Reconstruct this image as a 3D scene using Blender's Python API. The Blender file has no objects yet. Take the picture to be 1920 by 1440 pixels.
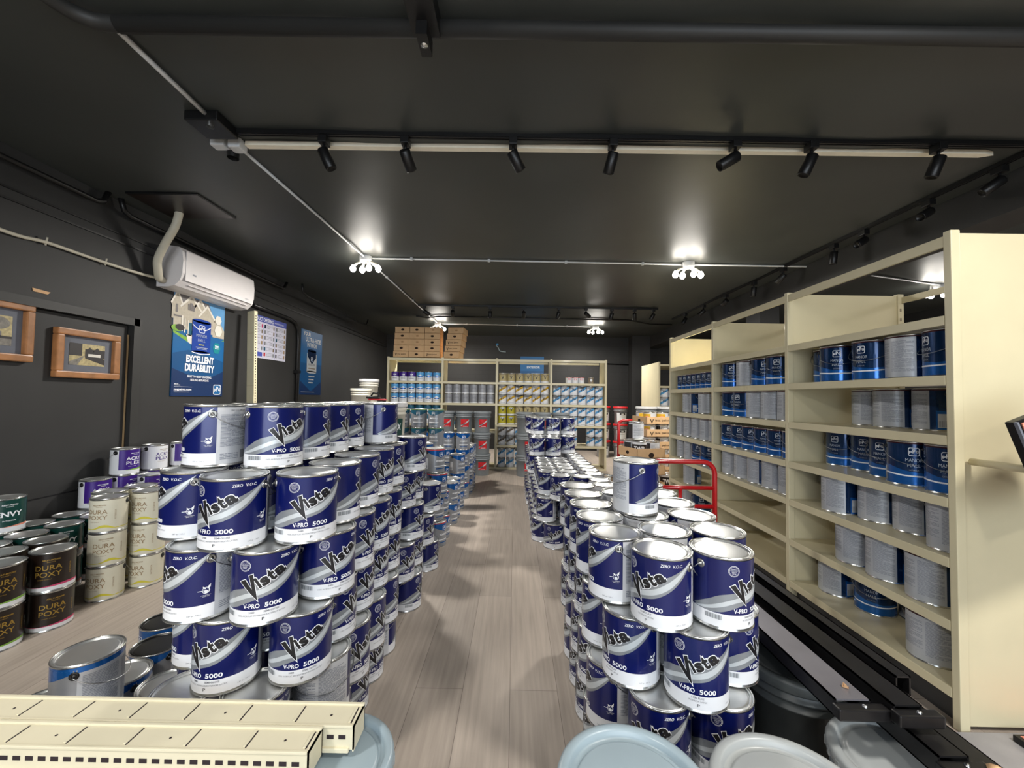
import bpy, bmesh, math, random
from mathutils import Vector, Matrix
random.seed(7)
SC = bpy.context.scene
COL = SC.collection
PI = math.pi
def R(d): return math.radians(d)

# ------------------------------------------------------------------ camera
cam_d = bpy.data.cameras.new('camera')
cam = bpy.data.objects.new('camera', cam_d)
COL.objects.link(cam)
SC.camera = cam
cam_d.sensor_width = 36.0
cam_d.lens = 758.9 / 1920 * 36
cam_d.clip_start = 0.05
cam_d.clip_end = 60
PITCH, YAW, ROLL, CAM_Z = 0.0343, -0.0071, 0.0163, 1.1751
F = Vector((math.sin(YAW)*math.cos(PITCH), math.cos(YAW)*math.cos(PITCH), math.sin(PITCH)))
R0 = Vector((math.cos(YAW), -math.sin(YAW), 0))
U0 = R0.cross(F)
RR = R0*math.cos(ROLL) + U0*math.sin(ROLL)
UU = U0*math.cos(ROLL) - R0*math.sin(ROLL)
cam.matrix_world = Matrix(((RR.x, UU.x, -F.x, 0), (RR.y, UU.y, -F.y, 0), (RR.z, UU.z, -F.z, CAM_Z), (0, 0, 0, 1)))

# ------------------------------------------------------------------ view, world, lights
vs = SC.view_settings
vs.view_transform = 'Standard'
vs.look = 'None'
vs.gamma = 1.0
vs.use_curve_mapping = False
vs.exposure = 0.2
SC.cycles.use_denoising = True
SC.cycles.max_bounces = 6
SC.cycles.sample_clamp_indirect = 6.0
W = bpy.data.worlds.new('world')
SC.world = W
W.use_nodes = True
W.node_tree.nodes['Background'].inputs[0].default_value = (0.75, 0.85, 1.0, 1)
W.node_tree.nodes['Background'].inputs[1].default_value = 0.25

def light(name, kind, loc, power, color, size=0.1, rot=None, size_y=None):
    d = bpy.data.lights.new(name, kind)
    d.energy = power
    d.color = color
    if kind == 'AREA':
        d.shape = 'RECTANGLE'; d.size = size; d.size_y = size_y or size
    else:
        d.shadow_soft_size = size
    o = bpy.data.objects.new(name, d)
    COL.objects.link(o)
    o.location = loc
    if rot: o.rotation_euler = rot
    return o
WARM = (1.0, 0.955, 0.89)
COOL = (0.82, 0.91, 1.0)
LAMP_W = 62
# daylight from the shop window behind the camera, and the bright sales room beyond the shelving
light('window_light', 'AREA', (0.2, -3.3, 1.35), 125, COOL, 4.6, (R(90), 0, 0), 1.7)
light('side_room_light', 'AREA', (4.6, 1.6, 2.5), 45, WARM, 1.4, (0, 0, 0), 1.4)
FIXTURES = [(-1.55, 4.10, 1), (1.77, 4.15, 1), (-1.5, 7.74, .8), (1.55, 7.83, .8), (5.0, 4.8, .8), (-1.57, -0.35, .75), (1.7, 0.1, .85), (0.2, -2.2, 0.8)]

# ------------------------------------------------------------------ materials
def lin(c):
    return tuple(((v/255)/12.92 if v/255 <= .04045 else ((v/255+.055)/1.055)**2.4) for v in c)
MATS = {}
def mat(name, rgb, rough=.5, metal=0.0, noise=0.06, scale=20, spec=.5, emit=None, coat=0, bump=0, alpha=None):
    if name in MATS: return MATS[name]
    m = bpy.data.materials.new(name)
    m.use_nodes = True
    nt = m.node_tree
    b = nt.nodes['Principled BSDF']
    c = lin(rgb)
    b.inputs['Roughness'].default_value = rough
    b.inputs['Metallic'].default_value = metal
    b.inputs['Specular IOR Level'].default_value = spec
    if coat: b.inputs['Coat Weight'].default_value = coat; b.inputs['Coat Roughness'].default_value = .08
    tc = nt.nodes.new('ShaderNodeTexCoord')
    nz = nt.nodes.new('ShaderNodeTexNoise')
    nz.inputs['Scale'].default_value = scale
    nz.inputs['Detail'].default_value = 3
    nt.links.new(tc.outputs['Object'], nz.inputs['Vector'])
    rp = nt.nodes.new('ShaderNodeValToRGB')
    rp.color_ramp.elements[0].position = .3
    rp.color_ramp.elements[1].position = .7
    rp.color_ramp.elements[0].color = tuple(v*(1-noise) for v in c) + (1,)
    rp.color_ramp.elements[1].color = tuple(min(1, v*(1+noise)) for v in c) + (1,)
    nt.links.new(nz.outputs['Fac'], rp.inputs['Fac'])
    nt.links.new(rp.outputs['Color'], b.inputs['Base Color'])
    if bump:
        bp = nt.nodes.new('ShaderNodeBump')
        bp.inputs['Strength'].default_value = bump
        bp.inputs['Distance'].default_value = .01
        nt.links.new(nz.outputs['Fac'], bp.inputs['Height'])
        nt.links.new(bp.outputs['Normal'], b.inputs['Normal'])
    if emit:
        b.inputs['Emission Color'].default_value = (1, .95, .86, 1)
        b.inputs['Emission Strength'].default_value = emit
    if alpha is not None:
        b.inputs['Transmission Weight'].default_value = alpha
    MATS[name] = m
    return m

M = {}
def M_(k, *a, **kw): M[k] = mat(k, *a, **kw)
M_('tin', (206, 207, 205), .24, .95, .05, 8)
M_('tin_lid', (206, 208, 207), .34, .85, .07, 6)
M_('wire', (170, 172, 174), .3, 1.0, .03)
M_('ear_metal', (165, 165, 162), .28, 1.0, .05)
M_('ear_black', (16, 16, 17), .35)
M_('vista_blue', (4, 17, 86), .28, .2, .05, 6, coat=.25)
M_('label_white', (222, 224, 228), .38, .0, .02, 10, coat=.2)
M_('back_silver', (200, 202, 206), .40, .15, .03, 30)
M_('swoosh_gray', (140, 145, 150), .33, .35, .08, 15)
M_('swoosh_pale', (196, 202, 206), .33, .25, .05, 15)
M_('ink_black', (20, 19, 22), .4)
M_('ink_gray', (120, 122, 128), .5)
M_('ink_pale', (138, 142, 152), .5)
M_('ink_white', (232, 234, 238), .4)
M_('ppg_navy', (6, 48, 92), .2, .55, .1, 6, coat=.4)
M_('ppg_blue', (18, 96, 176), .22, .55, .1, 6, coat=.4)
M_('ppg_back', (182, 186, 192), .38, .25, .03, 30)
M_('ppg_maroon', (66, 16, 28), .35, .3)
M_('ppg_gray', (150, 153, 158), .35, .45, .06, 12)
M_('ppg_darkgray', (92, 95, 98), .35, .3, .06, 12)
M_('red_rim', (196, 34, 40), .4)
M_('green_rim', (120, 150, 70), .4)
M_('black_plastic', (14, 14, 15), .35, .0, .1)
M_('cream_label', (214, 210, 190), .4, 0, .02, coat=.1)
M_('brown_label', (28, 18, 12), .35, 0, .15, 12, coat=.2)
M_('gold_ink', (170, 138, 62), .35, .4)
M_('tan_ink', (150, 126, 92), .45)
M_('yellow_ink', (204, 194, 60), .45)
M_('pink_ink', (190, 60, 104), .45)
M_('lime_ink', (126, 170, 70), .45)
M_('purple_label', (60, 26, 128), .32, .1, .05, coat=.2)
M_('green_label', (10, 62, 56), .32, .1, .08, coat=.2)
M_('coral_ink', (224, 140, 116), .45)
M_('sky_label', (84, 158, 214), .4, .1, .15, 25)
M_('gold_label', (206, 164, 36), .4, .1, .12, 25)
M_('olive_label', (176, 166, 44), .4, .1, .12, 25)
M_('taupe_label', (128, 116, 100), .4, .1, .12, 25)
M_('steel_label', (146, 148, 154), .4, .2, .1, 25)
M_('deep_label', (30, 88, 112), .4, .2, .15, 25)
M_('cream_metal', (205, 196, 164), .42, 0, .035, 5, coat=.15)
M_('cream_beam', (212, 205, 179), .5, 0, .03, 9)
M_('dark_slot', (34, 22, 28), .7)
M_('slot_purple', (80, 52, 66), .7)
M_('black_paint', (40, 40, 39), .55, 0, .18, 2.2, bump=.12)
M_('black_wall', (41, 41, 41), .62, 0, .12, 2.5, bump=.15)
M_('black_metal', (20, 20, 21), .38, .2, .1)
M_('beam_black', (32, 31, 32), .3, .35, .25, 9)
M_('kick_gray', (46, 46, 46), .6)
M_('white_paint', (238, 230, 210), .5, 0, .04)
M_('conduit_gray', (205, 207, 208), .42, .1, .05)
M_('ac_white', (224, 220, 220), .38, 0, .01)
M_('ac_shadow', (90, 86, 84), .5)
M_('pvc_white', (196, 190, 172), .5, 0, .04)
M_('oak', (158, 108, 66), .42, 0, .25, 14, coat=.2)
M_('mat_slate', (100, 104, 114), .7)
M_('print_dark', (44, 40, 40), .5)
M_('print_sepia', (176, 162, 118), .5, 0, .25, 60)
M_('print_gray', (120, 116, 108), .5, 0, .3, 50)
M_('pail_gray', (124, 130, 134), .42, 0, .04)
M_('lid_bluegray', (150, 166, 174), .34, 0, .04, 6)
M_('lid_gray', (158, 162, 162), .36, 0, .04, 6)
M_('pail_dark', (62, 66, 66), .45, 0, .1)
M_('pail_white', (206, 202, 188), .42, 0, .03)
M_('vista_red', (186, 26, 34), .4, 0, .12, 30)
M_('cardboard', (206, 170, 128), .8, 0, .07, 12)
M_('cardboard_dark', (168, 130, 90), .8, 0, .07, 12)
M_('hole_dark', (40, 24, 14), .9)
M_('truck_red', (165, 10, 18), .3, 0, .06, coat=.4)
M_('rubber', (18, 18, 18), .7)
M_('poster_blue', (16, 92, 148), .35, 0, .04, 4)
M_('poster_mid', (12, 74, 124), .35, 0, .04, 4)
M_('poster_navy', (14, 44, 88), .35, 0, .04, 4)
M_('poster_sky', (96, 150, 196), .35, 0, .06, 8)
M_('poster_teal', (12, 128, 138), .35)
M_('poster_house', (176, 168, 152), .45, 0, .08, 40)
M_('poster_roof', (110, 106, 106), .45, 0, .1, 40)
M_('poster_trim', (216, 212, 202), .45)
M_('poster_can', (24, 62, 150), .3, .1, .05)
M_('poster_green', (120, 164, 60), .45, 0, .2, 60)
M_('chart_white', (206, 206, 222), .4)
M_('chart_blue', (70, 84, 168), .4)
M_('tan_mark', (214, 172, 128), .7)
M_('brick_black', (42, 42, 40), .6, 0, .15, 3, bump=.2)
M_('bin_white', (206, 206, 206), .4)
M_('bulb', (255, 246, 230), .3, emit=28)
M_('brass', (170, 130, 70), .35, .8)
M_('sheet_gray', (150, 148, 150), .5, .1, .04)

def floor_mat():
    m = bpy.data.materials.new('floor_planks'); m.use_nodes = True
    nt = m.node_tree; b = nt.nodes['Principled BSDF']
    tc = nt.nodes.new('ShaderNodeTexCoord')
    mp = nt.nodes.new('ShaderNodeMapping'); mp.inputs['Rotation'].default_value = (0, 0, R(90))
    nt.links.new(tc.outputs['Object'], mp.inputs['Vector'])
    br = nt.nodes.new('ShaderNodeTexBrick')
    br.inputs['Scale'].default_value = 1.0
    br.inputs['Brick Width'].default_value = 1.22
    br.inputs['Row Height'].default_value = .19
    br.inputs['Mortar Size'].default_value = .0012
    br.inputs['Mortar Smooth'].default_value = .3
    br.offset = .37
    br.inputs['Color1'].default_value = lin((180, 168, 156)) + (1,)
    br.inputs['Color2'].default_value = lin((166, 155, 144)) + (1,)
    br.inputs['Mortar'].default_value = lin((120, 110, 102)) + (1,)
    nt.links.new(mp.outputs['Vector'], br.inputs['Vector'])
    mp2 = nt.nodes.new('ShaderNodeMapping'); mp2.inputs['Scale'].default_value = (38, 1.6, 1)
    nt.links.new(tc.outputs['Object'], mp2.inputs['Vector'])
    nz = nt.nodes.new('ShaderNodeTexNoise'); nz.inputs['Scale'].default_value = 1.6; nz.inputs['Detail'].default_value = 6
    nt.links.new(mp2.outputs['Vector'], nz.inputs['Vector'])
    rp = nt.nodes.new('ShaderNodeValToRGB')
    rp.color_ramp.elements[0].position = .3; rp.color_ramp.elements[0].color = (.86, .855, .85, 1)
    rp.color_ramp.elements[1].position = .7; rp.color_ramp.elements[1].color = (1.09, 1.09, 1.09, 1)
    nt.links.new(nz.outputs['Fac'], rp.inputs['Fac'])
    mx = nt.nodes.new('ShaderNodeMixRGB'); mx.blend_type = 'MULTIPLY'; mx.inputs[0].default_value = 1
    nt.links.new(br.outputs['Color'], mx.inputs[1]); nt.links.new(rp.outputs['Color'], mx.inputs[2])
    nt.links.new(mx.outputs['Color'], b.inputs['Base Color'])
    b.inputs['Roughness'].default_value = .5
    return m
M['floor'] = floor_mat()

def brick_mat():
    m = bpy.data.materials.new('painted_block'); m.use_nodes = True
    nt = m.node_tree; b = nt.nodes['Principled BSDF']
    tc = nt.nodes.new('ShaderNodeTexCoord')
    mp = nt.nodes.new('ShaderNodeMapping'); mp.inputs['Rotation'].default_value = (R(90), 0, 0)
    nt.links.new(tc.outputs['Object'], mp.inputs['Vector'])
    br = nt.nodes.new('ShaderNodeTexBrick')
    br.inputs['Scale'].default_value = 1.0; br.inputs['Brick Width'].default_value = .3; br.inputs['Row Height'].default_value = .1
    br.inputs['Mortar Size'].default_value = .006
    br.inputs['Color1'].default_value = lin((31, 31, 31)) + (1,); br.inputs['Color2'].default_value = lin((28, 28, 28)) + (1,)
    br.inputs['Mortar'].default_value = lin((22, 22, 21)) + (1,)
    nt.links.new(mp.outputs['Vector'], br.inputs['Vector'])
    nt.links.new(br.outputs['Color'], b.inputs['Base Color'])
    b.inputs['Roughness'].default_value = .55
    return m
M['block'] = brick_mat()

def ceiling_mat():
    m = mat('ceiling_paint', (60, 63, 61), .42, 0, .10, 1.4, bump=.25)
    return m
M['ceiling'] = ceiling_mat()

# ------------------------------------------------------------------ mesh builder
class MB:
    def __init__(s):
        s.v = []; s.f = []; s.m = []; s.sm = []; s.mats = []
    def mi(s, k):
        if k not in s.mats: s.mats.append(k)
        return s.mats.index(k)
    def add(s, verts, faces, k, smooth=False, mx=None):
        o = len(s.v); i = s.mi(k)
        for v in verts:
            s.v.append(tuple(mx @ Vector(v)) if mx is not None else tuple(v))
        for f in faces:
            s.f.append(tuple(o+a for a in f)); s.m.append(i); s.sm.append(smooth)
    def box(s, x0, x1, y0, y1, z0, z1, k, mx=None, bev=0):
        if bev:
            b = bmesh.new(); bmesh.ops.create_cube(b, size=1)
            for v in b.verts: v.co = Vector((v.co.x*(x1-x0)+(x0+x1)/2, v.co.y*(y1-y0)+(y0+y1)/2, v.co.z*(z1-z0)+(z0+z1)/2))
            bmesh.ops.bevel(b, geom=b.edges[:], offset=bev, segments=2, affect='EDGES', profile=.6)
            b.verts.index_update()
            s.add([tuple(v.co) for v in b.verts], [tuple(v.index for v in f.verts) for f in b.faces], k, False, mx); b.free(); return
        V = [(x0,y0,z0),(x1,y0,z0),(x1,y1,z0),(x0,y1,z0),(x0,y0,z1),(x1,y0,z1),(x1,y1,z1),(x0,y1,z1)]
        s.add(V, [(0,3,2,1),(4,5,6,7),(0,1,5,4),(1,2,6,5),(2,3,7,6),(3,0,4,7)], k, False, mx)
    def lathe(s, prof, k, n=48, mx=None, closed=False, smooth=True):
        V = []; Fc = []
        for r, z in prof:
            for i in range(n):
                a = 2*PI*i/n; V.append((r*math.cos(a), r*math.sin(a), z))
        for j in range(len(prof)-1):
            for i in range(n):
                Fc.append((j*n+i, j*n+(i+1) % n, (j+1)*n+(i+1) % n, (j+1)*n+i))
        s.add(V, Fc, k, smooth, mx)
        if closed:
            s.add([(prof[0][0]*math.cos(2*PI*i/n), prof[0][0]*math.sin(2*PI*i/n), prof[0][1]) for i in range(n)], [tuple(reversed(range(n)))], k, False, mx)
            s.add([(prof[-1][0]*math.cos(2*PI*i/n), prof[-1][0]*math.sin(2*PI*i/n), prof[-1][1]) for i in range(n)], [tuple(range(n))], k, False, mx)
    def tube(s, pts, r, k, n=10, caps=True):
        pts = [Vector(p) for p in pts]
        rings = []
        up = Vector((0, 0, 1))
        t0 = (pts[1]-pts[0]).normalized()
        nrm = t0.cross(up)
        if nrm.length < .05: nrm = t0.cross(Vector((0, 1, 0)))
        nrm.normalize()
        for i, p in enumerate(pts):
            t = ((pts[min(i+1, len(pts)-1)]-p).normalized() + (p-pts[max(i-1, 0)]).normalized())
            if t.length < 1e-6: t = t0
            t.normalize()
            nrm = (nrm - t*nrm.dot(t)).normalized()
            bn = t.cross(nrm)
            rings.append([tuple(p + (nrm*math.cos(2*PI*a/n) + bn*math.sin(2*PI*a/n))*r) for a in range(n)])
        V = [v for rg in rings for v in rg]
        Fc = []
        for j in range(len(rings)-1):
            for i in range(n):
                Fc.append((j*n+i, j*n+(i+1) % n, (j+1)*n+(i+1) % n, (j+1)*n+i))
        if caps:
            Fc.append(tuple(reversed(range(n)))); Fc.append(tuple(range((len(rings)-1)*n, len(rings)*n)))
        s.add(V, Fc, k, True)
    def mesh(s, name):
        me = bpy.data.meshes.new(name)
        me.from_pydata(s.v, [], s.f)
        for k in s.mats: me.materials.append(M[k])
        me.polygons.foreach_set('material_index', s.m)
        me.polygons.foreach_set('use_smooth', s.sm)
        me.update()
        return me
    def build(s, name, parent=None, loc=None, rot=None):
        o = bpy.data.objects.new(name, s.mesh(name))
        COL.objects.link(o)
        if parent: o.parent = parent
        if loc: o.location = loc
        if rot: o.rotation_euler = rot
        return o

def tag(o, label, cat, group=None, kind=None):
    if label: o['label'] = label
    if cat: o['category'] = cat
    if group: o['group'] = group
    if kind: o['kind'] = kind
    return o
def thing(name, label, cat, loc=(0, 0, 0), rz=0, group=None):
    o = bpy.data.objects.new(name, None); COL.objects.link(o)
    o.location = loc; o.rotation_euler = (0, 0, rz); o.empty_display_size = .1
    return tag(o, label, cat, group)
KIDS = {}
def kids(o): return list(o.children)
def dup(root, loc, rz, label, group=None, scale=None):
    r = root.copy(); COL.objects.link(r)
    r.location = loc; r.rotation_euler = (0, 0, rz)
    if scale: r.scale = scale
    if label: r['label'] = label
    if group: r['group'] = group
    for ch in KIDS[root.name]:
        c = ch.copy(); COL.objects.link(c); c.parent = r
    return r
USED = set()
def place(proto, loc, rz, label, group=None, scale=None, cat=None):
    if proto.name not in USED:
        USED.add(proto.name)
        proto.location = loc; proto.rotation_euler = (0, 0, rz)
        if scale: proto.scale = scale
        proto['label'] = label
        if group: proto['group'] = group
        r = proto
    else:
        r = dup(proto, loc, rz, label, group, scale or (1, 1, 1))
    if cat: r['category'] = cat
    return r

# ------------------------------------------------------------------ flat artwork (2D), later laid on a surface
_txt = {}
def text2d(body, bold=0.0):
    key = (body, bold)
    if key in _txt: return _txt[key]
    c = bpy.data.curves.new('t', 'FONT'); c.body = body; c.size = 1.0; c.offset = bold; c.resolution_u = 3
    c.align_x = 'LEFT'
    o = bpy.data.objects.new('t', c); COL.objects.link(o)
    dg = bpy.context.evaluated_depsgraph_get(); dg.update()
    me = o.evaluated_get(dg).to_mesh()
    V = [(v.co.x, v.co.y) for v in me.vertices]; Fc = [tuple(p.vertices) for p in me.polygons]
    o.evaluated_get(dg).to_mesh_clear()
    bpy.data.objects.remove(o); bpy.data.curves.remove(c)
    xs = [v[0] for v in V]
    _txt[key] = (V, Fc, min(xs), max(xs))
    return _txt[key]

class Art:
    def __init__(s): s.L = []
    def poly(s, k, pts, ly): s.L.append((k, list(pts), [tuple(range(len(pts)))], ly))
    def rect(s, k, x0, y0, x1, y1, ly): s.poly(k, [(x0, y0), (x1, y0), (x1, y1), (x0, y1)], ly)
    def disc(s, k, x, y, rx, ry, ly, n=24): s.poly(k, [(x+rx*math.cos(2*PI*i/n), y+ry*math.sin(2*PI*i/n)) for i in range(n)], ly)
    def band(s, k, lo, hi, ly):       # lo, hi: lists of (x, y) with equal length
        n = len(lo); pts = list(lo)+list(hi)
        s.L.append((k, pts, [(i, i+1, n+i+1, n+i) for i in range(n-1)], ly))
    def text(s, k, body, x, y, h, ly, w=None, bold=.01, shear=0, rot=0, align='C', sx=1.0):
        V, Fc, a, b = text2d(body, bold)
        sc = h/.70
        kx = sc*sx
        if w: kx = w/(b-a)
        off = {'C': -(a+b)/2, 'L': -a, 'R': -b}[align]
        ca, sa = math.cos(rot), math.sin(rot)
        P = []
        for (u, v) in V:
            U = (u+off)*kx + v*sc*shear; Vv = v*sc
            P.append((x+U*ca-Vv*sa, y+U*sa+Vv*ca))
        s.L.append((k, P, Fc, ly))
    def bars(s, k, x0, x1, y0, y1, n, ly, seed=1, fill=.5):
        rd = random.Random(seed); h = (y1-y0)/n
        for i in range(n):
            y = y1-(i+.5)*h
            x = x0
            xe = x0+(x1-x0)*(1 if rd.random() > .25 else rd.uniform(.3, .9))
            while x < xe-.001:
                w = rd.uniform(.1, .35)*(x1-x0)
                e = min(x+w, xe)
                s.rect(k, x, y-h*fill/2, e, y+h*fill/2, ly); x = e+(x1-x0)*.025
    def barcode(s, x0, y0, x1, y1, ly, bg='swoosh_pale', ink='ink_gray', n=22):
        s.rect(bg, x0, y0, x1, y1, ly)
        rd = random.Random(3); w = (x1-x0)/n
        for i in range(n):
            if rd.random() < .75: s.rect(ink, x0+i*w, y0, x0+i*w+w*rd.uniform(.3, .8), y1, ly+1)
    def mesh_to(s, mb, fn, cut=None, mx=None):
        for k, P, Fc, ly in s.L:
            if cut:
                b = bmesh.new()
                vs_ = [b.verts.new((p[0], p[1], 0)) for p in P]
                for f in Fc:
                    try: b.faces.new([vs_[i] for i in f])
                    except ValueError: pass
                x0 = min(p[0] for p in P); x1 = max(p[0] for p in P)
                x = math.ceil(x0/cut)*cut
                while x < x1:
                    if x > x0+1e-6:
                        bmesh.ops.bisect_plane(b, geom=b.verts[:]+b.edges[:]+b.faces[:], plane_co=(x, 0, 0), plane_no=(1, 0, 0), dist=1e-7)
                    x += cut
                b.verts.index_update()
                V = [fn(v.co.x, v.co.y, ly) for v in b.verts]; FF = [tuple(v.index for v in f.verts) for f in b.faces]
                b.free()
                mb.add(V, FF, k, False, mx)
            else:
                mb.add([fn(p[0], p[1], ly) for p in P], Fc, k, False, mx)

def offset_poly(pts, d):
    n = len(pts); out = []
    ar = sum(pts[i][0]*pts[(i+1) % n][1]-pts[(i+1) % n][0]*pts[i][1] for i in range(n))
    sg = 1 if ar > 0 else -1
    for i in range(n):
        p0 = Vector(pts[i-1]); p1 = Vector(pts[i]); p2 = Vector(pts[(i+1) % n])
        e1 = (p1-p0).normalized(); e2 = (p2-p1).normalized()
        n1 = Vector((e1.y, -e1.x))*sg; n2 = Vector((e2.y, -e2.x))*sg
        bs = (n1+n2)
        if bs.length < .2: bs = n1
        bs.normalize(); c = max(.3, bs.dot(n1))
        out.append(tuple(p1+bs*(d/c)))
    return out
def catmull(pts, n=6):
    out = []
    for i in range(len(pts)-1):
        p0 = pts[max(i-1, 0)]; p1 = pts[i]; p2 = pts[i+1]; p3 = pts[min(i+2, len(pts)-1)]
        for j in range(n):
            t = j/n
            out.append(tuple(.5*((2*p1[a])+(-p0[a]+p2[a])*t+(2*p0[a]-5*p1[a]+4*p2[a]-p3[a])*t*t+(-p0[a]+3*p1[a]-3*p2[a]+p3[a])*t**3) for a in range(len(p1))))
    out.append(tuple(pts[-1]))
    return out

# gallon can: wall radius and height
CR, CH = .0812, .19
def D(deg): return CR*R(deg)          # degrees around the can -> arc length
def wrap(x, y, ly):
    a = x/CR; r = CR + .0005 + ly*.00028
    return (r*math.sin(a), -r*math.cos(a), y)

def label_base(mb, regions, ly=0):
    # regions: (deg0, deg1, z0, z1, mat)
    for a0, a1, z0, z1, k in regions:
        n = max(2, int(abs(a1-a0)/6)); V = []; Fc = []
        for i in range(n+1):
            s_ = D(a0+(a1-a0)*i/n)
            V.append(wrap(s_, z0, ly)); V.append(wrap(s_, z1, ly))
        for i in range(n): Fc.append((2*i, 2*i+2, 2*i+3, 2*i+1))
        mb.add(V, Fc, k, True)

def logo_ppg(A, x, y, s, ly, k='ink_white', inner='ppg_blue'):
    # rounded square outline with the letters inside
    def rr(w, r):
        P = []
        for cx, cy, a0 in ((w-r, w-r, 0), (-w+r, w-r, 90), (-w+r, -w+r, 180), (w-r, -w+r, 270)):
            for j in range(5): P.append((x+cx+r*math.cos(R(a0+j*22.5)), y+cy+r*math.sin(R(a0+j*22.5))))
        return P
    A.poly(k, rr(s, s*.35), ly); A.poly(inner, rr(s*.86, s*.3), ly+1)
    A.text(k, 'p', x-s*.56, y-s*.22, s*.62, ly+2, w=s*.5, bold=.03)
    A.text(k, 'P', x, y-s*.34, s*.95, ly+2, w=s*.5, bold=.03)
    A.text(k, 'G', x+s*.56, y-s*.26, s*.6, ly+2, w=s*.5, bold=.03)

def vista_word(A, s, ox, oy, ly, black='ink_black', white='ink_white'):
    # the word with its long pointed V; s = 1 at gallon can size
    V = [(-31, .1165), (-22.5, .1225), (-10.5, .0965), (-16.0, .1325), (-9.5, .1355), (-1.0, .0670)]
    P = [(ox+D(a)*s, oy+b*s) for a, b in V]
    A.poly(white, offset_poly(P, .0016*s), ly)
    A.poly(black, P, ly+2)
    rot = R(30)
    x, y = ox+D(1)*s, oy+.0965*s
    def put(ch, dx, dy, h, w):
        X = x+(dx*math.cos(rot)-dy*math.sin(rot))*s; Y = y+(dx*math.sin(rot)+dy*math.cos(rot))*s
        A.text(white, ch, X, Y, h*s, ly, w=(w+.0036)*s, bold=.09, rot=rot, shear=-.02)
        A.text(black, ch, X, Y, h*s, ly+2, w=w*s, bold=.045, rot=rot, shear=-.02)
    put('i', .0052, .002, .0295, .0074)
    put('s', .0205, .000, .030, .0200)
    put('t', .0390, .000, .031, .0165)
    put('a', .0608, .000, .031, .0260)
    # pointed top of the t
    tx, ty = .0362, .0215
    T = [(tx-.003, ty), (tx+.005, ty), (tx+.0015, ty+.0105)]
    TP = [(x+(a*math.cos(rot)-b*math.sin(rot))*s, y+(a*math.sin(rot)+b*math.cos(rot))*s) for a, b in T]
    A.poly(white, offset_poly(TP, .0014*s), ly); A.poly(black, TP, ly+2)

def swoosh(A, ly, gray='swoosh_gray', pale='swoosh_pale'):
    lo = catmull([(-88, .043), (-62, .0430), (-45, .0470), (-22, .0600), (0, .0710), (28, .0830), (55, .1070), (80, .1420), (100, .1810)])
    hi = catmull([(-100, .048), (-70, .0720), (-48, .0900), (-22, .1000), (0, .1120), (28, .1290), (55, .1450), (80, .1630), (101, .1815)])
    A.band(gray, [(D(a), b) for a, b in lo], [(D(a), b) for a, b in hi], ly)
    lo = catmull([(-92, .043), (-70, .048), (-45, .0600), (-22, .0730), (0, .0800), (28, .0920), (55, .1150), (80, .1500), (100, .1812)])
    hi = catmull([(-98, .044), (-70, .056), (-45, .0720), (-22, .0850), (0, .0930), (28, .1080), (55, .1330), (80, .1610), (101, .1815)])
    A.band(pale, [(D(a), b) for a, b in lo], [(D(a), b) for a, b in hi], ly+1)

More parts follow.
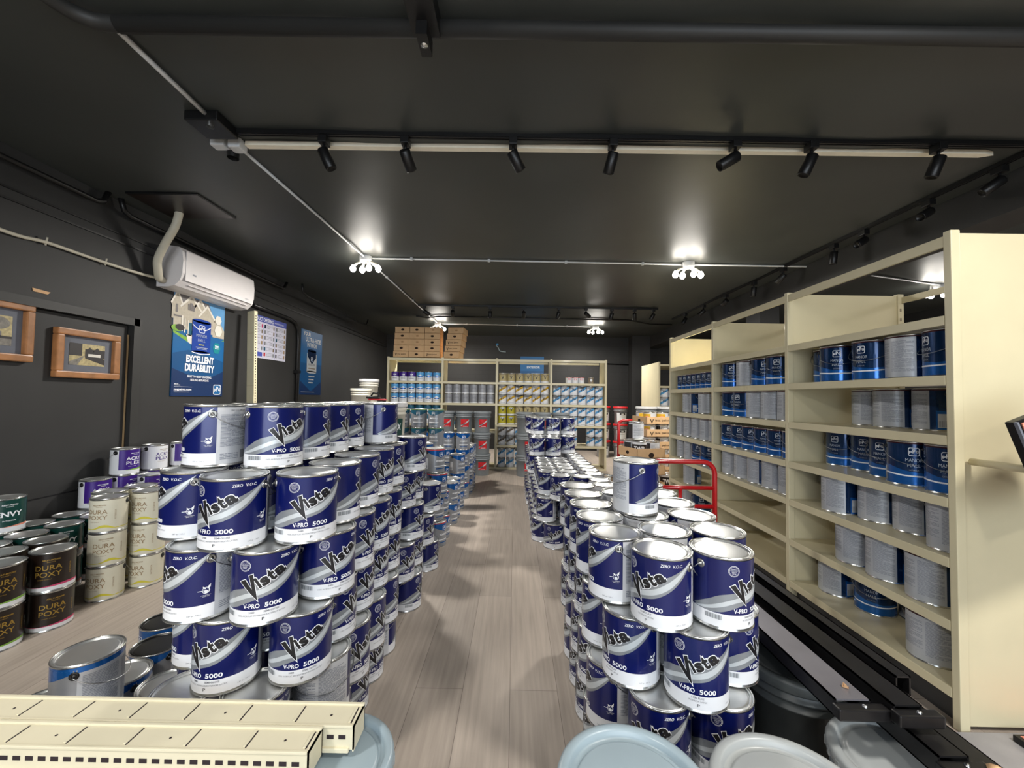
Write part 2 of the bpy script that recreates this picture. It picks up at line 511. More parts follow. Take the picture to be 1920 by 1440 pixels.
def vista_label(kind):
    mb = MB()
    label_base(mb, [(-115, 105, .042, .182, 'vista_blue'), (-115, 105, .007, .042, 'label_white'), (105, 245, .007, .182, 'back_silver')])
    A = Art()
    swoosh(A, 1)
    vista_word(A, 1, 0, 0, 4)
    A.text('ink_white', 'ZERO', D(43), .1665, .0072, 3, w=.0235, bold=.008, shear=.2)
    A.text('ink_white', 'V.O.C.', D(66), .1665, .0072, 3, w=.028, bold=.008, shear=.2)
    A.text('ink_white', 'V-PRO', D(-11), .0480, .0110, 3, w=.039, bold=.02)
    A.text('ink_white', '5000', D(25), .0480, .0110, 3, w=.041, bold=.022)
    if kind == 'semi':
        A.text('ink_gray', '5400', D(-10), .0345, .0045, 2, w=.0135, bold=.02)
        A.text('ink_gray', 'SEMI-GLOSS', D(22), .0345, .0045, 2, w=.036, bold=.02)
        A.text('ink_gray', '100% ACRYLIC INTERIOR/EXTERIOR LATEX', D(6), .0262, .0038, 2, w=.116, bold=.0)
    else:
        A.text('ink_gray', '5100 FLAT', D(8), .0345, .0045, 2, w=.032, bold=.02)
        A.text('ink_gray', 'INTERIOR LATEX', D(8), .0265, .0042, 2, w=.044, bold=.0)
    A.text('ink_black', 'P', D(9), .0145, .0078, 2, w=.006, bold=.0)
    A.barcode(D(-74), .026, D(-45), .038, 2)
    A.text('ink_gray', '3.87 qt - 3.66 L', D(74), .0165, .0032, 2, w=.032, bold=0)
    # round quality seal
    x, y = D(-24), .1565
    A.disc('ink_white', x, y, .0142, .0142, 2, 28); A.disc('vista_blue', x, y, .0132, .0132, 3, 28)
    A.disc('ink_white', x, y, .0118, .0118, 4, 28); A.disc('vista_blue', x, y, .0111, .0111, 5, 28)
    for t, dy, w in (('QUALITY', .0045, .0145), ('GUARANTEED', .0008, .019), ('SINCE', -.0032, .012), ('1956', -.0072, .010)):
        A.text('ink_white', t, x, y+dy, .0028, 6, w=w, bold=0)
    # leaf emblem by the right ear
    x, y = D(91), .0790
    A.disc('ink_white', x, y, .0085, .0085, 2); A.disc('vista_blue', x-.0008, y+.0003, .0068, .0070, 3)
    A.disc('ink_white', x, y-.0028, .0040, .0040, 4); A.rect('ink_white', x-.018, y-.0008, x-.003, y+.0006, 4)
    A.poly('ink_white', [(x-.007, y+.011), (x-.002, y+.008), (x, y+.003), (x-.006, y+.005)], 4)
    A.poly('ink_white', [(x+.010, y+.016), (x+.009, y+.007), (x+.003, y+.003), (x+.004, y+.010)], 4)
    A.text('ink_white', 'LOW EMISSION', x, y-.0135, .0020, 3, w=.021, bold=0)
    A.text('ink_white', 'ZERO VOC', x, y-.0168, .0020, 3, w=.016, bold=0)
    # back label with its fine print
    A.text('ink_gray', 'ZERO V.O.C. SEMI-GLOSS' if kind == 'semi' else 'ZERO V.O.C. FLAT', D(150), .1700, .0038, 2, w=.056, bold=.01)
    A.bars('ink_pale', D(112), D(172), .060, .160, 26, 2, 5)
    A.bars('ink_pale', D(178), D(238), .052, .166, 30, 2, 8)
    A.bars('ink_pale', D(112), D(150), .020, .040, 4, 2, 9)
    A.rect('ink_gray', D(156), .020, D(172), .046, 2)
    A.mesh_to(mb, wrap, cut=.006)
    return mb

def can_body(mb, k='tin', h=CH, r=CR):
    mb.lathe([(r-.004, .0015), (r+.0018, .0), (r+.0022, .0022), (r, .0045), (r, h-.0070), (r+.0012, h-.0062), (r+.0024, h-.003), (r+.0018, h-.0004), (r+.0002, h), (r-.0018, h-.0012), (r-.0026, h-.0045)], k, 56)
    mb.lathe([(.0001, .0016), (r-.004, .0015)], k, 56)
def can_lid(mb, k='tin_lid', h=CH, r=CR):
    mb.lathe([(r-.0026, h-.0045), (r-.0042, h-.0046), (r-.0050, h-.0012), (r-.0066, h-.0006), (r-.0082, h-.0016), (r-.0090, h-.0060), (r-.0105, h-.0064), (r-.0130, h-.0046), (r-.016, h-.0042), (.03, h-.0038), (.0001, h-.0036)], k, 56)
def ear(ang, k, r=.0118, z=.161, cr=CR):
    mb = MB()
    a = R(ang)
    mx = Matrix.Translation((cr*math.sin(a), -cr*math.cos(a), z)) @ Matrix.Rotation(a, 4, 'Z') @ Matrix.Rotation(R(90), 4, 'X')
    mb.lathe([(r, -.0012), (r, .0016), (r*.86, .0032), (r*.6, .0036), (r*.52, .0026), (r*.42, .0030), (r*.30, .0068), (r*.10, .0082), (.0001, .0084)], k, 20, mx)
    return mb
def bail(a0, a1, z=.161, drop=.055, r=.0013, cr=CR, seed=0):
    pts = []
    n = 26
    for i in range(n+1):
        t = i/n
        a = R(a0+(a1-a0)*t)
        ex = .008 + .010*math.sin(PI*t)**.5*(.6) if 0 < t < 1 else .0095
        pts.append(((cr+ex)*math.sin(a), -(cr+ex)*math.cos(a), z - drop*math.sin(PI*t)**.75))
    mb = MB(); mb.tube(pts, r, 'wire', 6)
    return mb

def make_can(name, cat, label_mb, lidk='tin_lid', earks='ear_metal', ears=(97, -83), bail_range=(97, 277), bodyk='tin', drop=.055, ear_r=.0118):
    t = thing(name, 'paint can', cat)
    b = MB(); can_body(b, bodyk); p = [b.build('can_body', t)]
    b = MB(); can_lid(b, lidk); p.append(b.build('lid', t))
    p.append(label_mb.build('label', t))
    for a in ears:
        p.append(ear(a, earks, ear_r).build('ear', t))
    p.append(bail(*bail_range, drop=drop).build('bail_handle', t))
    KIDS[t.name] = p
    return t

CAN_SEMI = make_can('paint_can', 'paint can', vista_label('semi'))
CAN_FLAT = make_can('paint_can', 'paint can', vista_label('flat'))
CAN_SEMI['proto'] = 1; CAN_FLAT['proto'] = 1

def ppg_blue_label():
    mb = MB()
    label_base(mb, [(-108, 100, .090, .178, 'ppg_navy'), (-108, 100, .007, .090, 'ppg_blue'), (108, 238, .007, .178, 'ppg_back'), (100, 108, .007, .178, 'ppg_navy'), (238, 252, .007, .178, 'ppg_navy'), (-108, 252, .178, .184, 'ppg_maroon')])
    A = Art()
    A.poly('ppg_navy', [(D(-108), .09), (D(-60), .082), (D(-20), .065), (D(30), .056), (D(70), .062), (D(100), .085), (D(100), .12), (D(-108), .12)], 1)
    A.poly('ink_white', [(D(-80), .047), (D(-20), .041), (D(30), .041), (D(80), .047), (D(80), .053), (D(30), .047), (D(-20), .047), (D(-80), .053)], 2)
    logo_ppg(A, 0, .146, .0175, 2, inner='ppg_navy')
    A.text('swoosh_pale', 'MANOR', 0, .104, .014, 3, w=.052, bold=-.01)
    A.text('swoosh_pale', 'HALL', 0, .082, .014, 3, w=.040, bold=-.01)
    A.text('swoosh_gray', 'EXTERIOR', 0, .066, .006, 3, w=.03, bold=0)
    A.rect('ppg_back', D(-104), .015, D(-76), .075, 2)
    A.barcode(D(-102), .018, D(-79), .045, 3, bg='ppg_back')
    A.bars('ink_pale', D(113), D(172), .05, .16, 24, 2, 15)
    A.bars('ink_pale', D(178), D(233), .03, .165, 28, 2, 18)
    A.mesh_to(mb, wrap, cut=.008)
    return mb
CAN_PPG = make_can('paint_tin', 'paint can', ppg_blue_label(), earks='black_plastic', ears=(97, -83), bail_range=(97, -83), drop=.07, ear_r=.009)

def ppg_gray_label(rim, top='ppg_blue', word='WONDER-PRO'):
    mb = MB()
    label_base(mb, [(-112, 102, .007, .177, 'ppg_gray'), (102, 248, .007, .177 if rim != 'ppg_blue' else .168, 'ppg_back'), (-112, 248, .177 if rim != 'ppg_blue' else .168, .184, rim)])
    A = Art()
    A.poly(top, [(D(-95), .177), (D(-95), .168), (D(0), .118), (D(95), .168), (D(95), .177)], 1)
    logo_ppg(A, 0, .143, .0165, 3, inner=top)
    A.text('ink_white', word, 0, .088, .0125, 2, w=.088, bold=.04)
    A.rect('label_white', D(-38), .050, D(38), .058, 2)
    A.rect(top, D(-30), .030, D(28), .037, 2)
    A.rect('label_white', D(-104), .030, D(-76), .115, 2); A.barcode(D(-100), .036, D(-80), .06, 3, bg='label_white')
    A.bars('ink_pale', D(110), D(170), .05, .158, 24, 2, 25); A.bars('ink_pale', D(178), D(240), .03, .158, 28, 2, 28)
    A.mesh_to(mb, wrap, cut=.008)
    return mb
CAN_GREY_R = make_can('paint_tin', 'paint can', ppg_gray_label('red_rim'), earks='black_plastic', bail_range=(97, 277))
CAN_GREY_G = make_can('paint_tin', 'paint can', ppg_gray_label('green_rim', 'deep_label', 'SPEEDHIDE'), earks='black_plastic', bail_range=(97, 277))
CAN_GREY_B = make_can('paint_tin', 'paint can', ppg_gray_label('ppg_blue'), earks='black_plastic', bail_range=(97, 277))
CAN_GREY_LIDK = make_can('paint_tin', 'paint can', ppg_gray_label('ppg_blue'), lidk='black_plastic', earks='black_plastic', bail_range=(97, 277))

def km_label(style):
    mb = MB(); A = Art()
    if style == 'cream':
        label_base(mb, [(-180, 180, .007, .180, 'cream_label')]); ink, sub, wav = 'tan_ink', 'tan_ink', 'yellow_ink'; w1, w2 = 'DURA', 'POXY'
        A.band(wav, [(D(a), .020+.010*max(0, math.sin(R(a*3+40)))) for a in range(-100, 111, 10)], [(D(a), .024+.020*max(0, math.sin(R(a*3+40)))) for a in range(-100, 111, 10)], 1)
        A.text(sub, 'EXTERIOR', D(52), .098, .0072, 2, w=.056, bold=0, rot=R(90))
    elif style in ('brown_pink', 'brown_lime'):
        label_base(mb, [(-180, 180, .026, .180, 'brown_label'), (-180, 180, .007, .026, 'label_white')]); ink, sub = 'gold_ink', 'gold_ink'; w1, w2 = 'DURA', 'POXY'
        wav = 'pink_ink' if style == 'brown_pink' else 'lime_ink'
        A.band(wav, [(D(a), .024) for a in range(-180, 181, 10)], [(D(a), .030+.004*math.sin(R(a*2))) for a in range(-180, 181, 10)], 1)
        A.text(sub, 'EXTERIOR', D(52), .098, .0072, 2, w=.056, bold=0, rot=R(90))
    elif style == 'purple':
        label_base(mb, [(-68, 110, .038, .180, 'purple_label'), (-68, 110, .007, .038, 'label_white'), (110, 292, .007, .180, 'label_white')]); ink, sub = 'ink_white', 'ink_white'; w1, w2 = 'ACRY', 'PLEX'
        A.band('lime_ink', [(D(a), .034) for a in range(-40, 111, 10)], [(D(a), .036+.010*math.sin(R((a+40)*1.2))) for a in range(-40, 111, 10)], 1)
    elif style == 'purple_white':
        label_base(mb, [(-180, 180, .007, .180, 'label_white')]); ink, sub = 'purple_label', 'tan_ink'; w1, w2 = 'ACRY', 'PLEX'
    else:
        label_base(mb, [(-180, 180, .034, .180, 'green_label'), (-180, 180, .007, .034, 'label_white')]); ink, sub = 'ink_white', 'ink_white'; w1, w2 = 'ENVY', ''
        A.band('coral_ink', [(D(a), .032) for a in range(-180, 181, 10)], [(D(a), .036+.006*math.sin(R(a*1.5))) for a in range(-180, 181, 10)], 1)
        A.text(sub, 'INTERIOR', 0, .064, .0065, 2, w=.05, bold=0)
    A.text(sub, 'KELLY-MOORE', D(0), .1510, .0062, 2, w=.060, bold=.03, shear=.2)
    A.text(sub, 'PAINTS', D(0), .1420, .0042, 2, w=.028, bold=.01)
    if w2:
        A.text(ink, w1, D(-6), .1060, .0235, 3, w=.092, bold=.008); A.text(ink, w2, D(-6), .0740, .0235, 3, w=.092, bold=.008)
        A.text(sub, 'acrylic enamel', D(-14), .0600, .0050, 3, w=.048, bold=0)
    else:
        A.text(ink, w1, 0, .0900, .0270, 3, w=.100, bold=.025)
    if style not in ('cream',): pass
    A.bars('ink_pale' if style != 'cream' else 'swoosh_pale', D(122), D(238), .03, .165, 24, 2, 33)
    A.mesh_to(mb, wrap, cut=.008)
    return mb
CAN_CREAM = make_can('paint_tin', 'paint can', km_label('cream'), earks='black_plastic', ear_r=.0150)
CAN_BRP = make_can('paint_tin', 'paint can', km_label('brown_pink'), earks='black_plastic', ear_r=.0150)
CAN_BRL = make_can('paint_tin', 'paint can', km_label('brown_lime'), earks='black_plastic', ear_r=.0150)
CAN_PUR = make_can('paint_tin', 'paint can', km_label('purple'), earks='black_plastic', ear_r=.0150)
CAN_PUW = make_can('paint_tin', 'paint can', km_label('purple_white'), earks='black_plastic', ear_r=.0150)
CAN_ENV = make_can('paint_tin', 'paint can', km_label('green'), earks='black_plastic', ear_r=.0150)

# ------------------------------------------------------------------ the room
XL, YB, ZC, YF, XR = -2.98, 9.3, 2.60, -3.5, 6.2
def struct(name, mb, parent=None):
    o = mb.build(name, parent)
    if not parent: o['kind'] = 'structure'
    return o
b = MB(); b.box(XL-.3, XR+.2, YF-.2, YB+.2, -.1, 0, 'floor'); struct('floor', b)
b = MB()
# ceiling with a fine grid so that it can sag and undulate a little
nx, ny = 60, 80
V = []; Fc = []
for j in range(ny+1):
    for i in range(nx+1):
        x = XL-.3+(XR+.5-XL)*i/nx; y = YF-.2+(YB+.4-YF)*j/ny
        z = ZC + .006*math.sin(x*3.1+y*1.3)*math.sin(y*2.3) + .004*math.sin(x*7+1)*math.sin(y*5.1)
        V.append((x, y, z))
for j in range(ny):
    for i in range(nx):
        a = j*(nx+1)+i; Fc.append((a, a+nx+1, a+nx+2, a+1))
b.add(V, Fc, 'ceiling', True); b.box(XL-.3, XR+.2, YF-.2, YB+.2, ZC+.03, ZC+.12, 'ceiling'); struct('ceiling', b)
b = MB()
DY0, DY1, DZ = .6, 3.16, 1.715
b.box(XL-.2, XL, YF, DY0, 0, ZC+.02, 'black_wall'); b.box(XL-.2, XL, DY1, YB, 0, ZC+.02, 'black_wall'); b.box(XL-.2, XL, DY0, DY1, DZ, ZC+.02, 'black_wall')
b.box(XL-.2, XL-.07, DY0, DY1, 0, DZ, 'black_wall')
struct('wall_left', b)
b = MB(); b.box(XL-.2, XR+.2, YB, YB+.15, 0, ZC+.02, 'block'); struct('wall_back', b)
b = MB(); b.box(XR, XR+.15, YF, YB, 0, ZC+.02, 'black_wall'); struct('wall_right', b)
b = MB(); b.box(XL-.2, XR+.2, YF-.15, YF, 0, .45, 'black_wall'); b.box(XL-.2, XR+.2, YF-.15, YF, 2.25, ZC+.02, 'black_wall'); b.box(XL-.2, -2.3, YF-.15, YF, .45, 2.25, 'black_wall'); b.box(2.7, XR+.2, YF-.15, YF, .45, 2.25, 'black_wall'); struct('wall_front', b)
# door leaf set in the recess, its frame and the line of light at its edge, painted as a tan strip
b = MB(); b.box(XL-.07, XL-.035, DY0+.02, DY1-.05, .02, DZ-.03, 'black_wall'); b.box(XL-.036, XL-.032, DY0+.02, DY1-.05, .486, .492, 'ink_black')
dr = struct('door_1', b)
b = MB(); b.box(XL-.07, XL+.012, DY1-.045, DY1+.02, 0, DZ+.03, 'black_paint'); b.box(XL-.07, XL+.012, DY0, DY1, DZ-.025, DZ+.03, 'black_paint'); struct('trim_1', b)
b = MB(); b.box(XL-.033, XL-.020, DY1-.0545, DY1-.0520, .3, DZ-.1, 'tan_ink'); struct('painted_light_line', b)
b = MB(); b.box(3.0, 3.28, YF, YB, 2.36, ZC+.01, 'black_wall'); struct('beam_right', b)
b = MB(); b.box(2.60, 3.0, 9.0, YB, 0, 2.6, 'black_wall'); struct('column_back', b)
b = MB(); b.box(3.02, 3.26, 5.0, 5.3, 0, 2.37, 'black_wall'); struct('column_right', b)
b = MB()
for z in (2.285, 2.35): b.box(XL, XL+.010, YF, YB, z, z+.012, 'black_metal')
struct('trim_3', b)
b = MB(); b.tube([(-1.52, 1.47, 2.56), (6.0, 1.51, 2.56)], .030, 'black_paint', 12)
b.tube(catmull([(-1.50, 1.47, 2.56), (-1.60, 1.455, 2.56), (-1.66, 1.38, 2.56), (-1.68, 1.2, 2.56), (-1.68, .4, 2.56)], 5), .028, 'black_paint', 10)
tag(b.build('ceiling_pipe'), 'thick black pipe crossing the ceiling nearest the viewer', 'pipe')
b = MB(); b.box(-.40, -.30, 1.20, 1.47, 2.52, 2.60, 'black_metal'); b.box(-.375, -.335, 1.40, 1.50, 2.47, 2.53, 'black_metal'); b.lathe([(.016, 0), (.014, -.02), (.0001, -.024)], 'tin', 12, Matrix.Translation((-.355, 1.45, 2.49)))
tag(b.build('pipe_bracket'), 'small bracket with a shiny bolt on the nearest ceiling pipe', 'bracket')

# window in the front wall behind the viewer
b = MB()
for x in (-2.3, -.63, 1.03, 2.64): b.box(x, x+.06, YF-.1, YF-.02, .45, 2.25, 'black_metal')
b.box(-2.3, 2.7, YF-.1, YF-.02, .45, .51, 'black_metal'); b.box(-2.3, 2.7, YF-.1, YF-.02, 2.19, 2.25, 'black_metal')
struct('window_1', b)

# wall pipes on the left wall
b = MB()
b.tube([(XL+.05, YF, 2.50), (XL+.05, 2.75, 2.50), (XL+.05, 2.80, 2.52), (XL+.05, 2.83, 2.60)], .018, 'black_metal', 8)
tag(b.build('wall_conduit'), 'black conduit along the top of the left wall before the ceiling hatch', 'conduit')
b = MB()
b.tube([(XL+.05, 2.92, 2.60), (XL+.05, 2.95, 2.52), (XL+.05, 3.0, 2.50), (XL+.05, 5.0, 2.50), (XL+.05, 5.05, 2.52), (XL+.05, 5.1, 2.60)], .018, 'black_metal', 8)
tag(b.build('wall_conduit'), 'black conduit running above the air conditioner on the left wall', 'conduit')
b = MB()
b.tube([(XL+.22, 5.15, 2.6), (XL+.22, 5.17, 2.50), (XL+.22, 5.3, 2.47), (XL+.22, 7.4, 2.47), (XL+.22, 7.45, 2.52), (XL+.22, 7.5, 2.6)], .013, 'black_metal', 8)
tag(b.build('wall_conduit'), 'black conduit with sheen high on the left beyond the lamp', 'conduit')
b = MB()
b.tube([(XL+.03, 4.50, 2.17), (XL+.03, 5.2, 2.16), (XL+.03, 5.36, 2.13), (XL+.03, 5.43, 2.05), (XL+.03, 5.45, 1.9), (XL+.03, 5.45, .05)], .022, 'black_metal', 8)
b.box(XL+.002, XL+.06, 5.41, 5.49, 1.46, 1.50, 'black_metal')
tag(b.build('down_pipe'), 'black pipe turning down the left wall between two posters', 'pipe')

# ------------------------------------------------------------------ ceiling lamps and conduits
def bulb_lamp(x, y, pw, label, rz=0):
    t = thing('ceiling_lamp', label, 'lamp', (x, y, ZC), rz, 'bulb cluster lamps on the ceiling')
    m = MB(); m.lathe([(.0001, -.055), (.05, -.055), (.062, -.045), (.062, .01)], 'conduit_gray', 24); m.build('canopy', t)
    for i, (dx, dy) in enumerate(((-.13, .0), (-.045, .03), (.045, -.03), (.13, .0))):
        m = MB(); m.tube([(dx*.25, dy*.25, -.05), (dx*.7, dy*.7, -.07), (dx*.92, dy*.92, -.10)], .012, 'white_paint', 8); sk = m.build('bulb_socket', t)
        m = MB(); mx = Matrix.Translation((dx, dy, -.125))
        m.lathe([(.0001, -.036), (.014, -.032), (.026, -.018), (.030, -.002), (.026, .014), (.015, .028), (.012, .036)], 'bulb', 16, mx); m.build('bulb', sk)
    l = light('bulb_light', 'AREA', (x, y+(.17 if x == 1.77 else 0), ZC-.175), LAMP_W*pw, WARM, .30)
    l.data.shape = 'DISK'
    light('bulb_glow', 'POINT', (x, y, ZC-.20), LAMP_W*pw*.06, WARM, .10)
    return t
FL = ['bulb cluster lamp on left of the long grey crossbar conduit', 'bulb cluster lamp on right end of the long crossbar conduit', 'bulb cluster lamp above the cardboard boxes on back shelving', 'bulb cluster lamp above the blue cans at far right',
      'bulb cluster lamp glimpsed through the near right shelving', 'bulb cluster lamp behind the viewer on the left', 'bulb cluster lamp behind the viewer on the right', 'bulb cluster lamp by the front window']
for (x, y, pw), lb in zip(FIXTURES, FL): bulb_lamp(x, y, pw, lb)

def conduit(pts, r, k, label, clips=0, n=8):
    m = MB(); m.tube(pts, r, k, n)
    if clips:
        a, c = Vector(pts[0]), Vector(pts[-1])
        for i in range(clips):
            p = a.lerp(c, (i+.5)/clips); m.box(p.x-.012, p.x+.012, p.y-.012, p.y+.012, p.z-.014, p.z+.02, k)
    return tag(m.build('ceiling_conduit'), label, 'conduit', 'conduits on the ceiling')
zc = ZC-.016
conduit([(-1.572, 1.50, zc), (-1.585, 2.03, zc)], .011, 'conduit_gray', 'pale conduit from the near pipe to the black junction box')
conduit([(-1.60, 2.25, zc), (-1.57, 3.2, zc), (-1.55, 4.04, zc)], .009, 'conduit_gray', 'pale conduit from the junction box to the left bulb lamp')
conduit([(-1.55, 4.17, zc), (-1.53, 5.8, zc), (-1.50, 7.68, zc)], .009, 'conduit_gray', 'pale conduit continuing from the left lamp towards the boxes', 3)
conduit([(-1.48, 4.10, zc), (.2, 4.13, zc), (1.70, 4.16, zc)], .009, 'conduit_gray', 'pale conduit crossing between the two nearer bulb lamps', 4)
conduit([(-1.43, 7.76, zc), (0, 7.80, zc), (1.48, 7.84, zc)], .009, 'conduit_gray', 'pale conduit crossing between the two farthest bulb lamps', 3)
conduit([(-1.75, 7.05, zc), (-1.60, 7.2, zc), (-1.35, 7.05, zc), (.6, 7.1, zc), (2.0, 7.15, zc), (2.5, 7.5, zc), (2.9, 7.5, zc)], .012, 'black_metal', 'bent black conduit behind the far track lights')
conduit([(1.6, 4.16, zc), (3.0, 4.17, zc), (5.0, 4.75, zc)], .009, 'conduit_gray', 'pale conduit seen through the near right shelving')
b = MB(); b.box(-1.545, 2.60, 2.225, 2.262, ZC-.024, ZC, 'white_paint'); b.add([(2.60, 2.225, ZC-.024), (2.66, 2.24, ZC-.024), (2.60, 2.262, ZC-.024), (2.60, 2.225, ZC), (2.66, 2.24, ZC), (2.60, 2.262, ZC)], [(0, 2, 1), (0, 1, 4, 3), (1, 2, 5, 4)], 'white_paint')
tag(b.build('ceiling_batten'), 'unpainted pale wooden strip across the ceiling behind the track lights', 'batten')
b = MB(); b.box(-1.69, -1.52, 1.98, 2.14, ZC-.05, ZC, 'black_metal', bev=.006); b.lathe([(.018, -.062), (.018, -.045)], 'tin', 12, Matrix.Translation((-1.585, 2.02, ZC)))
tag(b.build('junction_box'), 'black junction box at the end of the near pale conduit', 'electrical box')
b = MB(); b.box(-1.62, -1.55, 2.19, 2.26, ZC-.055, ZC, 'conduit_gray', bev=.008)
tag(b.build('junction_box'), 'bare grey junction box where the pale strip begins', 'electrical box')
b = MB(); b.box(-1.72, -1.64, 2.19, 2.25, ZC-.045, ZC, 'conduit_gray', bev=.008); b.lathe([(.03, -.075), (.032, -.045)], 'black_metal', 14, Matrix.Translation((-1.64, 2.27, ZC)))
tag(b.build('junction_box'), 'small grey fitting left of the bare junction box', 'electrical box')

def track(p0, p1, label):
    m = MB(); a = Vector(p0); c = Vector(p1); d = (c-a); L = d.length; ang = math.atan2(d.y, d.x)
    mx = Matrix.Translation(a) @ Matrix.Rotation(ang, 4, 'Z')
    m.box(0, L, -.018, .018, -.022, 0, 'black_metal', mx); m.box(0, L, -.012, -.004, -.026, -.022, 'black_metal', mx); m.box(0, L, .004, .012, -.026, -.022, 'black_metal', mx)
    return tag(m.build('light_track'), label, 'light track')
track((-1.52, 2.135, ZC), (3.0, 2.165, ZC), 'long black light track across the ceiling nearest the viewer')
track((-1.52, 6.20, ZC), (2.2, 6.25, ZC), 'black light track crossing the ceiling in front of back shelving')
track((2.86, .8, ZC), (2.72, 7.0, ZC), 'black light track running along the right-hand beam')
SPOTN = [0]
def spot_proto():
    t = thing('track_spotlight', 'spot', 'spotlight')
    P = []
    m = MB(); m.box(-.022, .022, -.03, .03, -.04, 0, 'black_metal', bev=.003); P.append(m.build('adapter', t))
    m = MB(); m.tube([(0, 0, -.03), (0, 0, -.072)], .0075, 'black_metal', 8); m.box(-.010, .010, -.006, .006, -.088, -.066, 'black_metal'); P.append(m.build('stem', t))
    m = MB()
    m.lathe([(.0001, .054), (.024, .054), (.030, .048), (.030, -.052), (.027, -.058), (.026, -.044), (.0001, -.040)], 'black_metal', 20)
    h = m.build('lamp_head', t, (0, 0, -.10)); P.append(h)
    KIDS[t.name] = P
    return t
SPOT = spot_proto()
def spot(x, y, tilt, az, label):
    r = place(SPOT, (x, y, ZC-.024), 0, label, 'track spotlights on the ceiling')
    ch = [c for c in r.children if c.name.startswith('lamp_head')][0]
    ch.rotation_euler = (R(tilt)*math.cos(R(az)), R(tilt)*math.sin(R(az)), 0)
    ax = ch.rotation_euler.to_matrix() @ Vector((0, 0, 1))
    ch.location = Vector((0, 0, -.082)) - ax*.035
for x, tl, az, lb in ((-1.06, 28, -60, 'leftmost spotlight on the near track'), (-.615, 50, -20, 'second spotlight from left on the near track, facing away'), (-.03, 45, -50, 'third spotlight from left on the near track'), (.51, 32, 20, 'middle spotlight on the near track, hanging down'),
                      (1.17, 62, 80, 'spotlight on near track swung furthest to its side'), (1.58, 25, 50, 'second spotlight from right on the near track'), (2.26, 20, 30, 'rightmost spotlight on the near track')):
    spot(x, 2.15, tl, az, lb)
for i, (x, tl, az) in enumerate(((-1.42, 60, -70), (-.98, 60, 10), (-.40, 12, 0), (.12, 50, 0), (.66, 25, 40), (1.08, 70, -60), (1.48, 20, 30), (1.83, 30, -20), (2.12, 30, 60))):
    spot(x, 6.22, tl, az, ['first', 'second', 'third', 'fourth', 'fifth', 'sixth', 'seventh', 'eighth', 'ninth'][i]+' small black spotlight from left on the far track')
for i, (y, tl, az) in enumerate(((2.35, 55, 60), (2.75, 60, 100), (3.25, 60, 100), (3.55, 10, 0), (4.2, 50, 40), (4.7, 15, 0), (5.3, 70, 0), (5.9, 50, 60), (6.5, 30, 90))):
    spot(2.86-.14*(y-.8)/6.2, y, tl, az, 'black spotlight on the right beam track, '+['nearest one', 'second nearest', 'third back', 'fourth back', 'fifth back', 'sixth back', 'seventh back', 'eighth back', 'farthest one'][i])

# ceiling hatch and air conditioner
b = MB(); b.box(-2.80, -2.28, 2.82, 3.22, ZC-.012, ZC+.01, 'black_metal'); b.box(-2.79, -2.29, 2.83, 3.21, ZC-.014, ZC-.011, 'brown_label')
tag(b.build('ceiling_hatch'), 'square black cover plate on ceiling above the air conditioner', 'hatch')
t = thing('air_conditioner', 'white wall-mounted split air conditioner above the blue poster', 'air conditioner', (XL, 3.70, 2.05))
m = MB()
prof = [(0, .33), (.10, .345), (.175, .335), (.205, .30), (.215, .22), (.212, .12), (.195, .055), (.15, .012), (.09, 0), (0, .0)]
y0, y1 = -.40, .52
def extr(m, prof, ya, yb, k):
    n = len(prof)
    V = [(x, ya, z) for x, z in prof]+[(x, yb, z) for x, z in prof]
    m.add(V, [tuple(range(n)), tuple(reversed(range(n, 2*n)))]+[(i+1, i, n+i, n+i+1) for i in range(n-1)]+[(0, n-1, 2*n-1, n)], k)
extr(m, prof, y0, y1, 'ac_white'); m.build('casing', t)
m = MB(); m.box(.2135, .2165, y0+.03, y1-.02, .06, .31, 'ac_white', bev=.001); m.build('front_panel', t)
m = MB(); m.box(.10, .190, y0+.09, y1-.07, .008, .014, 'ac_shadow', Matrix.Rotation(R(-18), 4, 'Y')); m.build('air_outlet', t)
m = MB(); m.box(.115, .185, y0+.09, y1-.07, .0, .006, 'ac_white', Matrix.Translation((.01, 0, -.004)) @ Matrix.Rotation(R(-12), 4, 'Y')); m.build('louver', t)
m = MB(); m.rectm = None
A = Art(); A.text('ink_pale', 'COMFORT', .40, .085, .012, 0, w=.06, bold=0); A.rect('ink_pale', -.30, .12, -.26, .135, 0)
A.mesh_to(m, lambda u, v, ly: (.2185, u, v+.0)); m.build('badge', t)
m = MB(); m.box(-.002, .002, -.001, .001, 0, .001, 'ac_shadow')
t2 = MB(); t2.box(.215-.20, .05, y0-.003, y0+.0, .06, .10, 'hole_dark'); t2.build('pipe_opening', t)
b = MB()
pts = catmull([(-2.66, 3.12, 2.60), (-2.69, 3.12, 2.48), (-2.79, 3.15, 2.35), (-2.86, 3.17, 2.23), (-2.88, 3.20, 2.14), (-2.90, 3.235, 2.10), (-2.92, 3.29, 2.10)], 6)
b.tube(pts, .028, 'pvc_white', 14)
tag(b.build('line_set_pipe'), 'fat white wrapped pipe bending from hatch into the air conditioner', 'pipe')
b = MB()
pts = catmull([(XL+.02, .9, 2.12), (XL+.02, 1.7, 2.135), (XL+.02, 2.28, 2.09), (XL+.02, 2.50, 2.105), (XL+.02, 2.8, 2.10), (XL+.03, 3.1, 2.10), (XL+.05, 3.29, 2.11)], 6)
b.tube(pts, .011, 'pvc_white', 8)
for y, z in ((2.49, 2.105), (2.86, 2.10), (2.0, 2.115)): b.tube([(XL+.02, y, z-.02), (XL+.03, y, z+.03)], .005, 'pvc_white', 6)
tag(b.build('drain_hose'), 'thin white hose clipped along the left wall to the air conditioner', 'hose')

